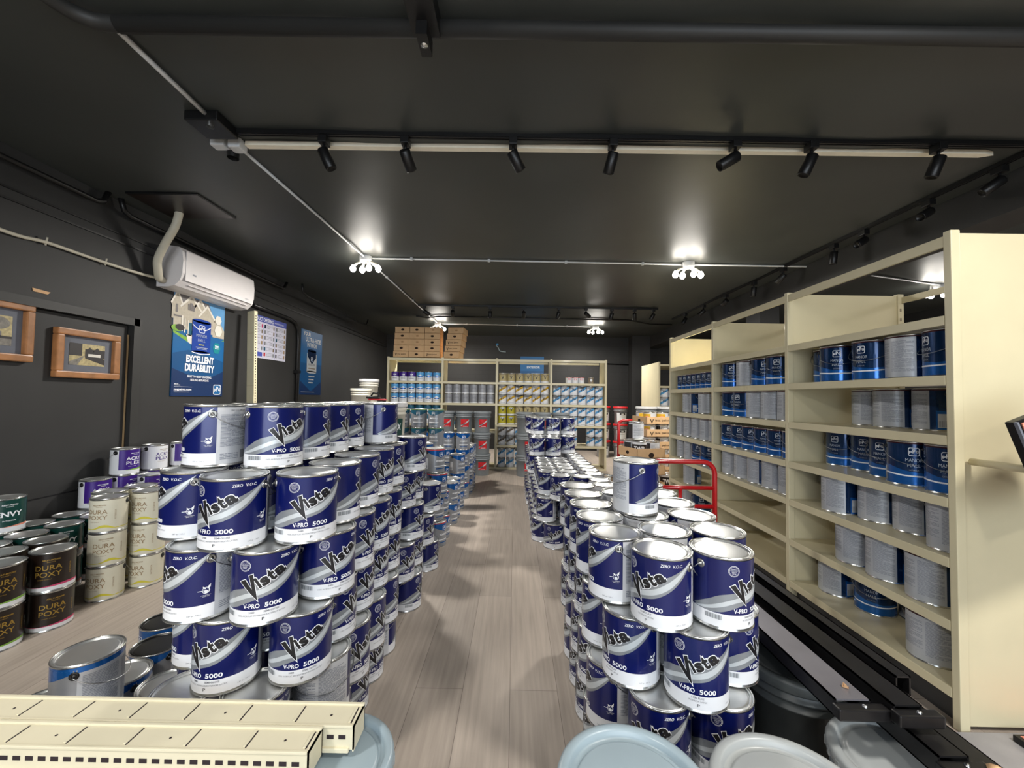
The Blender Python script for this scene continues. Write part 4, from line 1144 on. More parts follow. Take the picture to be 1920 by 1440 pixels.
# ------------------------------------------------------------------ cans along the left wall
WL = 'paint cans along the left wall'
def wcan(proto, x, y, k, p, label, z=None): place(proto, (x, y, k*CH if z is None else z), R(p), label, WL)
for k in range(3):
    wcan(CAN_CREAM, -2.338, 2.352, k, [18, 40, 15][k], 'cream label can in nearest cream column, '+['bottom', 'middle', 'top'][k])
    wcan(CAN_CREAM, -2.262, 2.528, k, [8, 8, 8][k], 'cream label can in second cream column beside the blue pile, '+['bottom', 'middle', 'top'][k])
    wcan(CAN_CREAM, -2.461, 2.477, k, 70, 'cream label can tucked behind the nearest cream column, '+['bottom', 'middle', 'top'][k])
    wcan(CAN_CREAM, -2.420, 2.640, k, 60, 'cream label can behind the second cream column, '+['bottom', 'middle', 'top'][k])
for k in range(2):
    wcan(CAN_CREAM, -2.22, 2.90, k, 60, 'cream can seen between cream columns and blue pile, '+['lower', 'upper'][k])
    wcan(CAN_CREAM, -2.22, 3.08, k, 60, 'cream can farther back behind the blue pile, '+['lower', 'upper'][k])
    wcan(CAN_BRP, -2.318, 2.058, k, [60, 45][k], 'brown can with pink stripe right of the lime striped ones, '+['lower', 'upper'][k])
    wcan(CAN_BRL, -2.354, 1.872, k, 66, 'brown can with lime stripe at the left image edge, '+['lower', 'upper'][k])
    wcan(CAN_BRP, -2.500, 2.183, k, 60, 'brown can behind the pink striped column, '+['lower', 'upper'][k])
    wcan(CAN_BRL, -2.508, 2.002, k, 60, 'brown can behind the lime striped column, '+['lower', 'upper'][k])
    wcan(CAN_ENV, -2.690, 2.440, k, 54, 'dark green can between brown and cream columns, '+['lower', 'upper'][k])
    wcan(CAN_ENV, -2.868, 2.630, k, 54, 'dark green can against wall, farthest of the green ones, '+['lower', 'upper'][k])
    wcan(CAN_ENV, -2.680, 2.625, k, 60, 'dark green can just left of the cream columns, '+['lower', 'upper'][k])
    wcan(CAN_ENV, -2.874, 2.445, k, 60, 'dark green can against wall behind the brown cans, '+['lower', 'upper'][k])
    wcan(CAN_ENV, -2.690, 2.255, k, 60, 'dark green can in front of the wall ones, '+['lower', 'upper'][k])
    wcan(CAN_ENV, -2.872, 2.262, k, 46, 'dark green can below the single top green can, '+['lower', 'upper'][k])
    wcan(CAN_BRL, -2.680, 2.075, k, 60, 'brown can nearest the wall at left image edge, '+['lower', 'upper'][k])
wcan(CAN_ENV, -2.872, 2.29, 2, 66, 'single green ENVY can standing highest at the left image edge')
for k in range(4):
    nm = ['bottom', 'second', 'third', 'top'][k]
    wcan(CAN_PUR, -2.872, 2.99, k, 88, 'purple can in nearest purple column, %s one' % nm)
    wcan(CAN_PUW if k == 3 else CAN_PUR, -2.862, 3.225, k, 86, 'can in column between the two purple columns, %s one' % nm)
    wcan(CAN_PUR, -2.80, 3.42, k, 70, 'purple can in column partly hidden by the blue pile, %s one' % nm)
    if k < 3: wcan(CAN_PUR, -2.895, 2.81, k, 74, 'purple can at the near end of the purple row, %s one' % nm)
for k in range(3): wcan(CAN_PUR, -2.69, 3.02+.0*k, k, 80, 'purple can standing in front of the purple columns, %s one' % ['bottom', 'second', 'third'][k])

# grey and black-lidded cans by the beams, bottom left
NG = 'grey cans beside the left foreground pile'
place(CAN_GREY_B, (-1.293, 1.262, CH), R(-72), 'grey can with blue band standing highest beside the cream beams', NG)
place(CAN_GREY_B, (-1.293, 1.262, 0), R(-40), 'grey can directly under the high grey can', NG)
place(CAN_GREY_B, (-1.475, 1.30, 0), R(-40), 'grey can at the far left behind the cream beams', NG)
place(CAN_GREY_LIDK, (-1.385, 1.612, 0), R(-30), 'black-lidded can behind the high grey can, nearer one', NG)
place(CAN_GREY_LIDK, (-1.50, 1.778, 0), R(-30), 'black-lidded can behind the high grey can, farther one', NG)
place(CAN_GREY_B, (-1.36, 1.443, 0), R(-30), 'grey-lidded can touching the high grey column from behind', NG)
place(CAN_GREY_B, (-1.165, 1.40, 0), R(-60), 'grey-lidded can between high grey can and the blue pile', NG)

# ------------------------------------------------------------------ blue and grey cans on the right-hand shelving
ONSHELF = [(1,2,1.801,2.315,302),(1,2,1.97,2.315,140),(1,2,1.725,2.164,316),(1,2,1.86,2.061,318),(1,2,1.727,1.956,284),(1,2,1.736,1.787,106),(1,2,1.735,1.618,253),(1,3,1.903,2.173,124),(1,3,1.872,2.007,117),(1,3,1.905,1.841,74),(1,4,1.86,2.303,291),(1,4,1.86,2.134,299),(1,4,1.8,1.951,287),(1,4,1.735,1.787,321),(1,4,1.735,1.618,303),(1,5,1.842,2.315,171),(1,5,1.725,2.163,112),(1,5,1.789,2.007,119),(1,5,1.807,1.839,106),(1,5,1.918,1.711,142),(1,5,1.735,1.615,123),(1,6,1.735,2.082,120),(1,6,1.735,1.903,113),(1,6,1.725,1.699,120),(1,7,1.791,2.28,112),(1,7,1.959,2.305,110),(1,7,1.832,2.087,309),(1,7,1.978,2.001,125),(1,7,1.735,1.709,135),
(2,2,1.735,3.22,322),(2,2,1.735,3.012,125),(2,2,1.735,2.823,328),(2,2,1.735,2.652,312),(2,3,1.735,3.228,337),(2,3,1.735,3.056,290),(2,3,1.735,2.884,119),(2,3,1.735,2.712,117),(2,3,1.735,2.540,126),(2,5,1.735,3.22,152),(2,5,1.735,3.048,120),(2,5,1.735,2.876,99),(2,5,1.735,2.704,147),(2,5,1.735,2.532,141),
(3,3,1.735,3.985,126),(3,3,1.735,3.813,36),(3,3,1.735,3.641,135),(3,4,1.735,4.13,147),(3,4,1.735,3.958,146),(3,4,1.735,3.786,145),(3,4,1.735,3.614,144),(3,4,1.735,3.442,143),(3,5,1.735,4.125,157),(3,5,1.735,3.953,151),(3,5,1.735,3.781,315),(3,5,1.735,3.609,334),(3,6,1.735,3.964,126),(3,7,1.735,3.998,137),(3,7,1.735,3.768,335)]
BAYN = {1: 'nearest', 2: 'middle', 3: 'farthest'}
SHN = {2: 'highest stocked', 3: 'second stocked', 4: 'third stocked', 5: 'fourth stocked', 6: 'fifth stocked', 7: 'lowest'}
cnt = {}
for bay, s, x, y, p in sorted(ONSHELF, key=lambda a: (a[0], a[1], a[3])):
    n = cnt.get((bay, s), 0); cnt[(bay, s)] = n+1
    vis = (p - math.degrees(math.atan2(-x, y))+540) % 360-180
    look = 'blue can' if abs(vis) < 95 else 'can with grey back label'
    if abs(vis) >= 95: p -= 14
    place(CAN_PPG, (x, y, ZS[s-1]), R(p), '%s, %s bay of right shelving, %s shelf, %s from near' % (look, BAYN[bay], SHN[s], ORD[n]), 'paint cans on the right-hand shelving')
for i in range(6):
    place(CAN_PPG, (1.725, 2.505+i*.148, ZS[3]), R(322), 'smaller blue can, even row on middle right bay, %s from near end' % ORD[i], 'even row of blue cans on the middle right bay', (.85, .85, .9))
for i in range(8):
    place(CAN_PPG, (1.70, 3.42+i*.1, ZS[1]), R(315), 'narrow blue can, upper shelf of farthest right bay, %s along' % ORD[i], 'narrow blue cans on the farthest right bay', (.56, .56, .75))

# ------------------------------------------------------------------ small cans on the back shelving (single meshes)
SR, SH = .066, .158
def swrap(r): return lambda x, y, ly: ((r+.0006+ly*.0006)*math.sin(x/r), -(r+.0006+ly*.0006)*math.cos(x/r), y)
def small_can(name, style, r=SR, h=SH):
    m = MB()
    m.lathe([(.0001, 0), (r, 0), (r, h-.006), (r+.0015, h-.003), (r, h), (r-.004, h-.001), (r-.006, h-.005), (.0001, h-.004)], 'tin', 28)
    def base(z0, z1, k):
        m.lathe([(r+.0005, z0), (r+.0005, z1)], k, 28)
    A = Art(); q = r
    def diag(k):
        base(.004, h-.010, 'label_white'); base(h*.72, h-.010, 'back_silver')
        A.band(k, [(q*R(a), h*(.18+.0065*(a+75)*.62)) for a in range(-75, 76, 15)], [(q*R(a), h*min(.88, (.42+.0065*(a+75)*.62))) for a in range(-75, 76, 15)], 1)
        A.text('ink_black', 'V', q*R(-22), h*.42, h*.34, 3, w=h*.2, bold=.03); A.text('ink_black', 'ista', q*R(8), h*.55, h*.16, 3, w=h*.22, bold=.02, rot=R(30))
        A.rect('ink_pale', q*R(-30), h*.12, q*R(40), h*.15, 2)
    if style in ('sky', 'gold', 'taupe'): diag({'sky': 'sky_label', 'gold': 'gold_label', 'taupe': 'taupe_label'}[style])
    elif style == 'purple': base(h*.48, h-.012, 'purple_label'); base(.004, h*.48, 'label_white'); A.rect('ink_pale', q*R(-30), h*.25, q*R(30), h*.32, 1); A.text('ink_white', 'KM', 0, h*.6, h*.16, 1, w=h*.3)
    elif style == 'bluewhite': base(h*.5, h-.012, 'sky_label'); base(.004, h*.5, 'label_white'); A.poly('label_white', [(q*R(-50), h*.5), (q*R(50), h*.5), (0, h*.68)], 1); A.rect('ppg_blue', q*R(-40), h*.40, q*R(40), h*.52, 2); A.rect('ink_pale', q*R(-35), h*.22, q*R(35), h*.27, 2)
    elif style == 'deep': base(h*.35, h-.012, 'deep_label'); base(.004, h*.35, 'back_silver'); A.disc('label_white', 0, h*.38, h*.16, h*.12, 1)
    elif style == 'silver': base(h*.12, h-.012, 'steel_label'); base(.004, h*.12, 'label_white'); A.text('ink_gray', 'EPOX', 0, h*.5, h*.16, 1, w=h*.5, bold=.02); A.rect('ink_pale', q*R(-30), h*.3, q*R(30), h*.34, 1)
    elif style == 'olive': base(.004, h*.15, 'label_white'); base(h*.15, h-.012, 'olive_label'); A.text('print_dark', 'V', 0, h*.4, h*.34, 2, w=h*.3, bold=.02); A.rect('swoosh_pale', q*R(-35), h*.66, q*R(35), h*.82, 1)
    elif style == 'beige': base(.004, h*.18, 'label_white'); base(h*.18, h-.012, 'print_sepia'); A.text('print_dark', 'V', q*R(-8), h*.36, h*.36, 2, w=h*.26, bold=.03); A.rect('taupe_label', q*R(-50), h*.80, q*R(50), h*.86, 1)
    elif style == 'redwhite': base(.004, h-.02, 'label_white'); base(h-.02, h-.012, 'red_rim'); A.rect('red_rim', q*R(-25), h*.55, q*R(25), h*.8, 1); A.rect('label_white', q*R(-15), h*.60, q*R(15), h*.75, 2)
    elif style == 'brown': base(.004, h-.012, 'taupe_label'); A.disc('label_white', 0, h*.55, h*.2, h*.2, 1)
    elif style == 'twp': base(h*.05, h*.8, 'brown_label'); base(h*.8, h-.01, 'label_white'); A.text('ink_white', 'TWP', 0, h*.42, h*.26, 2, w=h*.62, bold=.04); A.rect('label_white', q*R(80), h*.05, q*R(170), h*.8, 1)
    elif style == 'twpwhite': base(h*.05, h*.9, 'label_white'); A.rect('print_dark', q*R(-100), h*.05, q*R(-35), h*.85, 1); A.bars('ink_pale', q*R(-25), q*R(60), h*.2, h*.8, 9, 1, 3, .3)
    elif style == 'orange': base(h*.05, h*.9, 'back_silver'); A.rect('gold_label', q*R(-70), h*.2, q*R(10), h*.85, 1); A.disc('coral_ink', q*R(-20), h*.55, h*.12, h*.12, 2)
    A.mesh_to(m, swrap(q), cut=.012)
    o = m.build('small_paint_can'); tag(o, 'paint can', 'paint can'); KIDS[o.name] = []
    return o
SMALL = {}
def sc(style, x, y, z, label, group, rz=0, scale=None):
    if style not in SMALL: SMALL[style] = small_can('small_paint_can', style)
    return place(SMALL[style], (x, y, z), rz, label, group, scale)
def brow(bay, zi, style, n, levels, desc, x_off=.10, step=.141, styles=None, skip=(), y=None):
    for i in range(n):
        if i in skip: continue
        for l in range(levels):
            st = styles[i] if styles else style
            dd = desc[i] if isinstance(desc, (list, tuple)) else desc
            lv = (', stacked on top' if l else ', beneath') if levels == 2 else ''
            sc(st, BX+BB*bay+x_off+i*step, (y or BY+.085), BZ[zi]+l*SH if not isinstance(zi, float) else zi+l*SH, '%s%s, %s from left' % (dd, lv, ORD[i]), 'small cans on the back shelving', R(8))
brow(0, 0, None, 6, 1, ['purple and white can on top shelf of left back bay']*3+['pale blue can on top shelf of left back bay']*3, styles=['purple']*3+['bluewhite']*3)
brow(0, 1, 'bluewhite', 6, 2, 'blue and white can, second shelf, left back bay')
brow(0, 2, 'deep', 6, 1, 'dark teal can, third shelf, left back bay')
for i in range(4): sc('deep', BX+.10+(i+2)*.141, BY+.085, BZ[2]+SH, 'dark teal can raised above third shelf of left back bay, %s of four' % ORD[i], 'small cans on the back shelving', R(8))
brow(1, 1, 'silver', 6, 2, 'silver grey can, second shelf, second back bay')
sc('bluewhite', BX+BB+.12, BY+.3, .62, 'single pale can deep in the dark lower shelf, second back bay', 'small cans on the back shelving'); sc('bluewhite', BX+BB+.12, BY+.3, .62+SH, 'single pale can stacked on another deep in second back bay', 'small cans on the back shelving')
brow(2, 0, 'beige', 6, 1, 'small beige can on top shelf of third back bay')
brow(2, 1, 'gold', 6, 2, 'yellow striped can, second shelf, third back bay')
brow(2, 2, None, 6, 2, ['olive yellow can, third shelf, third back bay']*2+['beige can, third shelf, third back bay']*4, styles=['olive']*2+['beige']*4)
brow(2, 3, None, 5, 2, ['taupe striped can, fourth shelf, third back bay']*2+['sky blue striped can, fourth shelf, third back bay']*3, styles=['taupe']*2+['sky']*3)
brow(2, 4, 'sky', 5, 2, 'sky blue striped can, bottom shelf, third back bay')
for i in range(3): sc('redwhite', BX+3*BB+.30+i*.105, BY+.085, BZ[0], 'small white can with red square on right back bay, %s of three' % ORD[i], 'small cans on the back shelving', 0, (.78, .78, .68))
sc('brown', BX+3*BB+.30+.37, BY+.085, BZ[0], 'small brown can beside the three red-marked ones', 'small cans on the back shelving', 0, (.62, .62, .68))
brow(3, 1, 'sky', 6, 2, 'sky blue striped can, second shelf, right back bay')
brow(3, 2, 'sky', 6, 2, 'sky blue striped can, third shelf, right back bay')
brow(3, 3, 'sky', 6, 2, 'sky blue striped can, fourth shelf, right back bay', skip=(3,))
for z, nm in ((1.07, 'upper shelf'), (.72, 'lower shelf')):
    for i in range(3):
        for l in range(2): sc('sky', 2.46+.11+i*.145, 7.0, z+l*SH, 'sky blue striped can in far right unit, %s, %s, %s from left' % (nm, 'top' if l else 'under', ORD[i]), 'small cans in the far right unit')

# cardboard boxes on top of the back shelving
def box_thing(x, y, z, w, d, h, rz, label, face, tilt=0):
    t = thing('cardboard_box', label, 'cardboard box', (x, y, z), rz, 'flat cardboard boxes on the back shelving')
    t.rotation_euler = (0, tilt, rz)
    m = MB(); m.box(-w/2, w/2, -d/2, d/2, .001, h, 'cardboard', bev=.004); m.build('carton', t)
    m = MB(); A = Art()
    if face == 'hole': A.disc('hole_dark', 0, h*.5, .028, .018, 0, 14)
    elif face == 'word': A.text('hole_dark', 'V', -w*.32, h*.2, h*.5, 0, w=.035, bold=.02); A.text('hole_dark', 'ista paint', w*.05, h*.42, h*.22, 0, w=w*.55, bold=.01)
    else: A.disc('cardboard_dark', .01, h*.5, .026, .014, 0, 10)
    A.rect('cardboard_dark', -w/2+.005, h-.006, w/2-.005, h-.002, 0)
    A.mesh_to(m, lambda u, v, ly: (u, -d/2-.0012, v)); m.build('print' if face == 'word' else 'handhole', t)
    return t
bz = 1.831; bh = .103; bn = ['bottom', 'second', 'third', 'fourth', 'top']
faces = [['word', 'hole', 'flap', 'hole', 'hole'], ['hole', 'hole', 'flap', 'flap', 'hole'], ['word', 'hole', 'hole', 'hole', 'flap'], ['hole', 'word', 'word', 'hole', 'flap']]
for c in range(4):
    for k in range(5):
        x = -1.925+c*.262+.006*k*(1 if c == 0 else 0)+(.08 if c == 3 else 0)+(.017*k if c == 3 else 0)
        wv = .255 if c != 3 else .262
        box_thing(x, 6.93, bz+k*bh, wv, .33, bh-.002, R(0 if c < 3 else -6), '%s flat cardboard box in %s column on the back shelving' % (bn[k], ['leftmost', 'second', 'third', 'leaning rightmost'][c]), faces[c][k])

# poster on the back wall behind the shelving
b = MB(); b.box(.12, .66, YB-.006, YB-.001, 1.30, 2.13, 'poster_mid')
A = Art(); A.rect('poster_blue', 0, .5, .54, .83, 0); A.text('swoosh_pale', 'EXTERIOR', .3, .56, .05, 1, w=.3, bold=.02); A.rect('swoosh_gray', .25, .1, .45, .45, 1)
A.mesh_to(b, lambda u, v, ly: (.12+u, YB-.0075-ly*.001, 1.30+v))
tag(b.build('poster'), 'blue poster on the back wall seen above the beige cans', 'poster')
b = MB()
b.tube([(-2.9, YB-.03, 2.02), (-1.0, YB-.03, 2.05), (-.2, YB-.03, 2.03), (1.7, YB-.03, 2.0), (2.6, YB-.03, 1.98)], .012, 'black_metal', 8)
b.box(1.62, 1.74, YB-.06, YB-.01, 1.95, 2.05, 'black_metal'); b.tube([(1.75, YB-.03, 1.96), (2.0, YB-.03, 1.95), (2.08, YB-.03, 1.85), (2.08, YB-.03, .05)], .012, 'black_metal', 8)
tag(b.build('wall_conduit'), 'black conduit and box across the back wall above the shelving', 'conduit')
b = MB()
b.tube(catmull([(-.42, YB-.02, 2.42), (-.44, YB-.02, 2.38), (-.40, YB-.02, 2.33), (-.37, YB-.02, 2.27), (-.33, YB-.02, 2.24), (-.22, YB-.02, 2.23)], 4), .012, 'lid_bluegray', 8)
b.lathe([(.0001, .03), (.03, .02), (.03, -.02), (.0001, -.03)], 'sky_label', 14, Matrix.Translation((-.42, YB-.02, 2.40)))
tag(b.build('hanging_cable'), 'small blue and white dangling cable on the back wall', 'cable')

# ------------------------------------------------------------------ pails
def pail_proto(style):
    t = thing('pail', 'pail', 'pail'); P = []
    body = {'grey': 'pail_gray', 'white': 'pail_white', 'redlid': 'ppg_gray', 'whitelid': 'pail_gray', 'front': 'pail_gray', 'front2': 'pail_gray', 'dark': 'pail_dark', 'greenwhite': 'pail_white'}[style]
    lid = {'grey': 'pail_gray', 'white': 'pail_white', 'redlid': 'red_rim', 'whitelid': 'bin_white', 'front': 'lid_bluegray', 'front2': 'lid_gray', 'dark': 'pail_dark', 'greenwhite': 'bin_white'}[style]
    H = .37; r0, r1 = .130, .146
    m = MB()
    m.lathe([(.0001, 0), (r0, 0), (r0+.002, .004), (r1-.006, .27), (r1+.004, .272), (r1+.004, .278), (r1-.004, .282), (r1-.003, .300), (r1+.005, .302), (r1+.005, .309), (r1-.003, .312), (r1-.002, .345), (r1, .355)], body, 48)
    P.append(m.build('pail_body', t))
    m = MB()
    m.lathe([(r1+.001, .330), (r1+.010, .331), (r1+.012, .337), (r1+.012, .358), (r1+.009, .367), (r1+.002, .370), (r1-.008, .370), (r1-.013, .366), (r1-.015, .357), (r1-.0165, .3535), (r1-.026, .3535), (r1-.0285, .3545), (r1-.0315, .3585), (r1-.036, .3595), (.05, .3595), (.0001, .3595)], lid, 64)
    if style in ('front', 'front2'):
        for k in range(24):
            a = 2*PI*k/24; mx = Matrix.Rotation(a, 4, 'Z'); m.box(r1+.010, r1+.0135, -.006, .006, .331, .352, lid, mx)
    P.append(m.build('lid', t))
    m = MB()
    n = 24; pts = []
    for i in range(n+1):
        tt = i/n; a = R(90+180*tt); pts.append(((r1+.012)*math.sin(a+PI/2*0)*1.0, -(r1+.012)*math.cos(a), .285-.12*math.sin(PI*tt)))
    m.tube(pts, .002, 'wire', 6); P.append(m.build('bail_handle', t))
    if style in ('grey', 'redlid', 'whitelid', 'greenwhite'):
        m = MB(); A = Art(); rr = .139
        if style == 'grey':
            A.rect('vista_red', -.068, .10, .072, .235, 0); A.band('swoosh_pale', [(-.068+.14*i/8, .115+.085*(i/8)**1.5) for i in range(9)], [(-.068+.14*i/8, .13+.1*(i/8)**1.3) for i in range(9)], 1)
            A.text('ink_black', 'Vista', -.015, .135, .03, 2, w=.07, bold=.03, rot=R(28)); A.rect('ink_white', -.03, .108, .05, .113, 2)
        elif style == 'redlid':
            A.rect('label_white', -.11, .05, .10, .24, 0); A.rect('print_dark', -.05, .19, .07, .235, 1); A.disc('label_white', .01, .212, .03, .01, 2); A.rect('ink_gray', -.04, .15, .06, .156, 1)
        elif style == 'whitelid':
            A.rect('label_white', -.1, .06, .02, .24, 0); A.rect('ink_pale', -.08, .1, 0, .2, 1)
        else:
            A.rect('green_label', .0, .08, .10, .24, 0); A.text('ink_white', 'CX', .05, .15, .05, 1, w=.06, bold=.03)
        A.mesh_to(m, lambda u, v, ly: ((rr+.009-.03*(1-v/.27)*.5+ly*.001)*math.sin(u/rr), -(rr+.009-.03*(1-v/.27)*.5+ly*.001)*math.cos(u/rr), v), cut=.015)
        P.append(m.build('label', t))
    KIDS[t.name] = P
    return t
PAIL = {}
def pail(style, x, y, z, rz, label, group=None, scale=None):
    if style not in PAIL: PAIL[style] = pail_proto(style)
    return place(PAIL[style], (x, y, z), R(rz), label, group, scale or (1, 1, 1))
gs = (.865, .865, .865)
for c, x in enumerate((-1.04, -.765, -.49)):
    for k in range(3):
        if c == 2 or k > 0 or True:
            pail('grey', x, 6.22, k*.32, 10, 'grey pail with red label left of aisle, %s column, %s' % (['left', 'middle', 'right'][c], ['bottom', 'middle one', 'top'][k]), 'grey pails with red labels', gs)
for c, x in enumerate((.16, .435, .71)):
    for k in range(3):
        pail('grey', x, 6.2, k*.32, 30, 'grey red-labelled pail behind tall blue stack, %s column, %s' % (['left', 'middle', 'right'][c], ['bottom', 'middle one', 'top'][k]), 'grey pails with red labels', gs)
for c, (x, y) in enumerate(((1.83, 8.35), (2.14, 8.2))):
    for k in range(3):
        pail('redlid', x, y, k*.345, 0, 'red-lidded pail right of back shelving, %s column, %s' % (['left', 'right'][c], ['bottom', 'middle one', 'top'][k]), 'red-lidded pails', (.93, .93, .93))
for c, (x, y) in enumerate(((1.93, 5.95), (2.24, 6.0))):
    for k in range(3):
        pail('whitelid', x, y, k*.36, 0, 'grey pail with white lid behind the trays, %s column, %s' % (['left', 'right'][c], ['bottom', 'middle one', 'top'][k]), 'white-lidded pails behind the trays', (.97, .97, .97))
for k in range(3):
    pail('greenwhite', -1.05, 3.42 if False else 3.36, k*.375, 30, 'white pail behind the blue pile, %s' % ['bottom', 'middle one', 'top with black tool on its lid'][k], 'white pails left of the aisle', (1.0, 1.0, 1.01))
for k in range(4):
    pail('white', -1.90, 5.0, k*.315, 0, 'white bucket in shorter column by left wall, %s' % ['bottom', 'second', 'third', 'top'][k], 'white buckets by the left wall', (.82, .82, .85))
for k in range(4):
    pail('greenwhite', -1.93, 5.34, k*.3475, -5, 'white bucket in taller column by left wall, %s' % ['bottom', 'second', 'third', 'top'][k], 'white buckets by the left wall', (.82, .82, .94))
t = thing('glue_gun', 'black hand tool with red base lying on a white pail lid', 'tool', (-1.13, 3.34, 1.125+.012))
m = MB(); m.box(-.07, .07, -.03, .03, 0, .012, 'vista_red', bev=.004); m.build('base', t)
m = MB(); m.box(-.09, .02, -.025, .025, .012, .032, 'black_metal', bev=.008); m.tube([(-.06, 0, .03), (-.04, 0, .06), (.0, 0, .058), (.02, 0, .025)], .007, 'black_metal', 8); m.build('body', t)

# foreground pails
pail('front', .255, .848, 0, 15, 'blue-grey lidded pail at the bottom centre of the picture', 'foreground lidded pails', (1, 1, 1.08))
pail('front2', .578, .845, 0, 40, 'grey lidded pail right of the blue-grey lidded one', 'foreground lidded pails', (1, 1, 1.05))
pail('front2', .978, 1.035, 0, 70, 'grey lidded pail half under the black beams', 'foreground lidded pails', (1, 1, .80))
pail('dark', .928, 1.370, 0, 0, 'dark grey pail beneath the black beams', None, (1.0, 1.0, .92))
b_ = pail('front', -.40, .93, 0, 0, 'grey pail carrying the right ends of the cream beams', None, (.88, .88, .985))
b_ = pail('front2', -1.45, .93, 0, 0, 'grey pail carrying the left ends of the cream beams', None, (.88, .88, .985))

# cream slotted beams, bottom left
def beam(y0, y1, xr, z1, label):
    t = thing('slotted_beam', label, 'shelf beam', (xr, y0, z1-.056), 0, 'cream slotted beams')
    Lb = 1.35+xr*0+.25; w = y1-y0
    m = MB()
    m.box(-Lb, 0, 0, w, .052, .056, 'cream_beam'); m.box(-Lb, 0, 0, .003, .004, .056, 'cream_beam'); m.box(-Lb, 0, w-.003, w, .0, .056, 'cream_beam'); m.box(-.003, 0, 0, w, .0, .056, 'cream_beam')
    m.box(-Lb, -.01, -.006, .006, .0, .010, 'cream_beam', bev=.002); m.box(-Lb, 0, w-.006, w+.002, .054, .060, 'cream_beam', bev=.0015); m.box(-Lb, -.003, -.002, .004, .051, .0575, 'cream_beam', bev=.0015)
    m.build('channel', t)
    for i in range(11):
        x = -.012-i*.128
        m = MB(); m.box(x-.006, x, .010, w-.010, .0555, .0578, 'cream_beam', bev=.0008); m.box(x, x+.0028, .008, w-.010, .0556, .0565, 'dark_slot'); m.build('rib', t)
    m = MB()
    for i in range(58): m.box(-.035-i*.0268, -.019-i*.0268, -.0008, .0005, .027, .036, 'dark_slot')
    for i in range(7): m.lathe([(.0001, .0005), (.0028, .0005)], 'dark_slot', 10, Matrix.Translation((-.065-i*.25, w*.45, .0562)))
    m.build('slots', t)
    return t
beam(.942, 1.008, -.352, .425, 'cream slotted beam farther from the viewer')
beam(.872, .934, -.420, .425, 'cream slotted beam nearest the viewer')

# black beams to the right of the right pile
def bbeam(x0, x1, y0, y1, z1, label, h=.05, rz=0, top='beam_black', clip=True):
    t = thing('steel_beam', label, 'steel beam', ((x0+x1)/2, y0, z1-h), rz, 'black steel beams')
    w = (x1-x0)/2; Lb = y1-y0
    m = MB(); m.box(-w, w, 0, Lb, h-.004, h, top); m.box(-w, -w+.004, 0, Lb, 0, h, 'beam_black'); m.box(w-.004, w, 0, Lb, 0, h, 'beam_black')
    m.box(-w, -w+.02, .0, Lb, 0, .004, 'beam_black'); m.box(w-.02, w, 0, Lb, 0, .004, 'beam_black'); m.build('channel', t)
    if clip:
        m = MB(); m.box(-w-.01, w+.03, -.028, -.002, h*.2, h*.85, 'beam_black', bev=.004); m.lathe([(.0001, .004), (.005, .003), (.006, 0)], 'wire', 10, Matrix.Translation((w*.4, -.015, h*.85))); m.build('end_clip', t)
    return t
M_('beam_sheen', (128, 126, 132), .34, .5, .12, 5)  # pale colour stands in for the reflection on the black beam's top
bbeam(.825, .915, 1.06, 2.38, .425, 'black steel beam with reflection painted pale on its top, leftmost of the bundle', .045, 0, 'beam_sheen')
bbeam(.945, 1.015, 1.03, 2.38, .435, 'dull black steel beam right of the shiny one', .045)
bbeam(1.035, 1.075, 1.12, 2.38, .445, 'narrow black steel beam along the shelving side of the bundle', .05, 0, 'beam_black', False)
bbeam(.975, 1.045, .955, 2.36, .378, 'lower black steel beam under the dull one', .05)
bbeam(1.055, 1.125, .93, 2.3, .352, 'lowest black steel beam at the bottom right', .05)
b = MB(); b.box(.76, 1.14, 1.9, 1.98, .0, .22, 'black_metal'); b.box(.80, 1.12, 1.92, 1.96, .1, .25, 'black_metal')
b.box(.80, 1.12, 1.9, 1.98, .22, .279, 'black_metal')
tag(b.build('trestle'), 'black blocks supporting the steel beams behind the right pile', 'support')
b = MB(); b.add([(.885+.006*math.cos(a*.9)*(1+.4*(a % 2)), 1.10+.007*math.sin(a*.9), .426+.005*(a % 3)) for a in range(8)], [(0, 1, 2, 3), (3, 4, 5, 6), (0, 3, 6, 7), (1, 4, 5, 2)], 'tan_mark')
tag(b.build('debris'), 'tan crumbs of debris near the end of the shiny beam', 'debris')
b = MB(); b.lathe([(.0001, 0), (.016, .003), (.022, .012), (.014, .022), (.018, .030), (.0001, .038)], 'tan_mark', 9, Matrix.Translation((1.075, .925, .345)))
tag(b.build('foam_lump'), 'beige lump of foam stuck on the lower steel beam', 'debris')
b = MB(); b.box(1.14, 2.6, .72, 1.495, .0, .012, 'sheet_gray', bev=.002)
tag(b.build('metal_sheet'), 'pale grey sheet lying on the floor before the right end panel', 'sheet')
b = MB(); b.box(1.75, 2.05, 1.22, 1.46, .013, .035, 'black_metal', bev=.002); b.box(1.765, 2.04, 1.23, 1.45, .0352, .037, 'coral_ink')
tag(b.build('sign_tray'), 'black-edged reddish tray on the grey sheet at bottom right', 'tray')
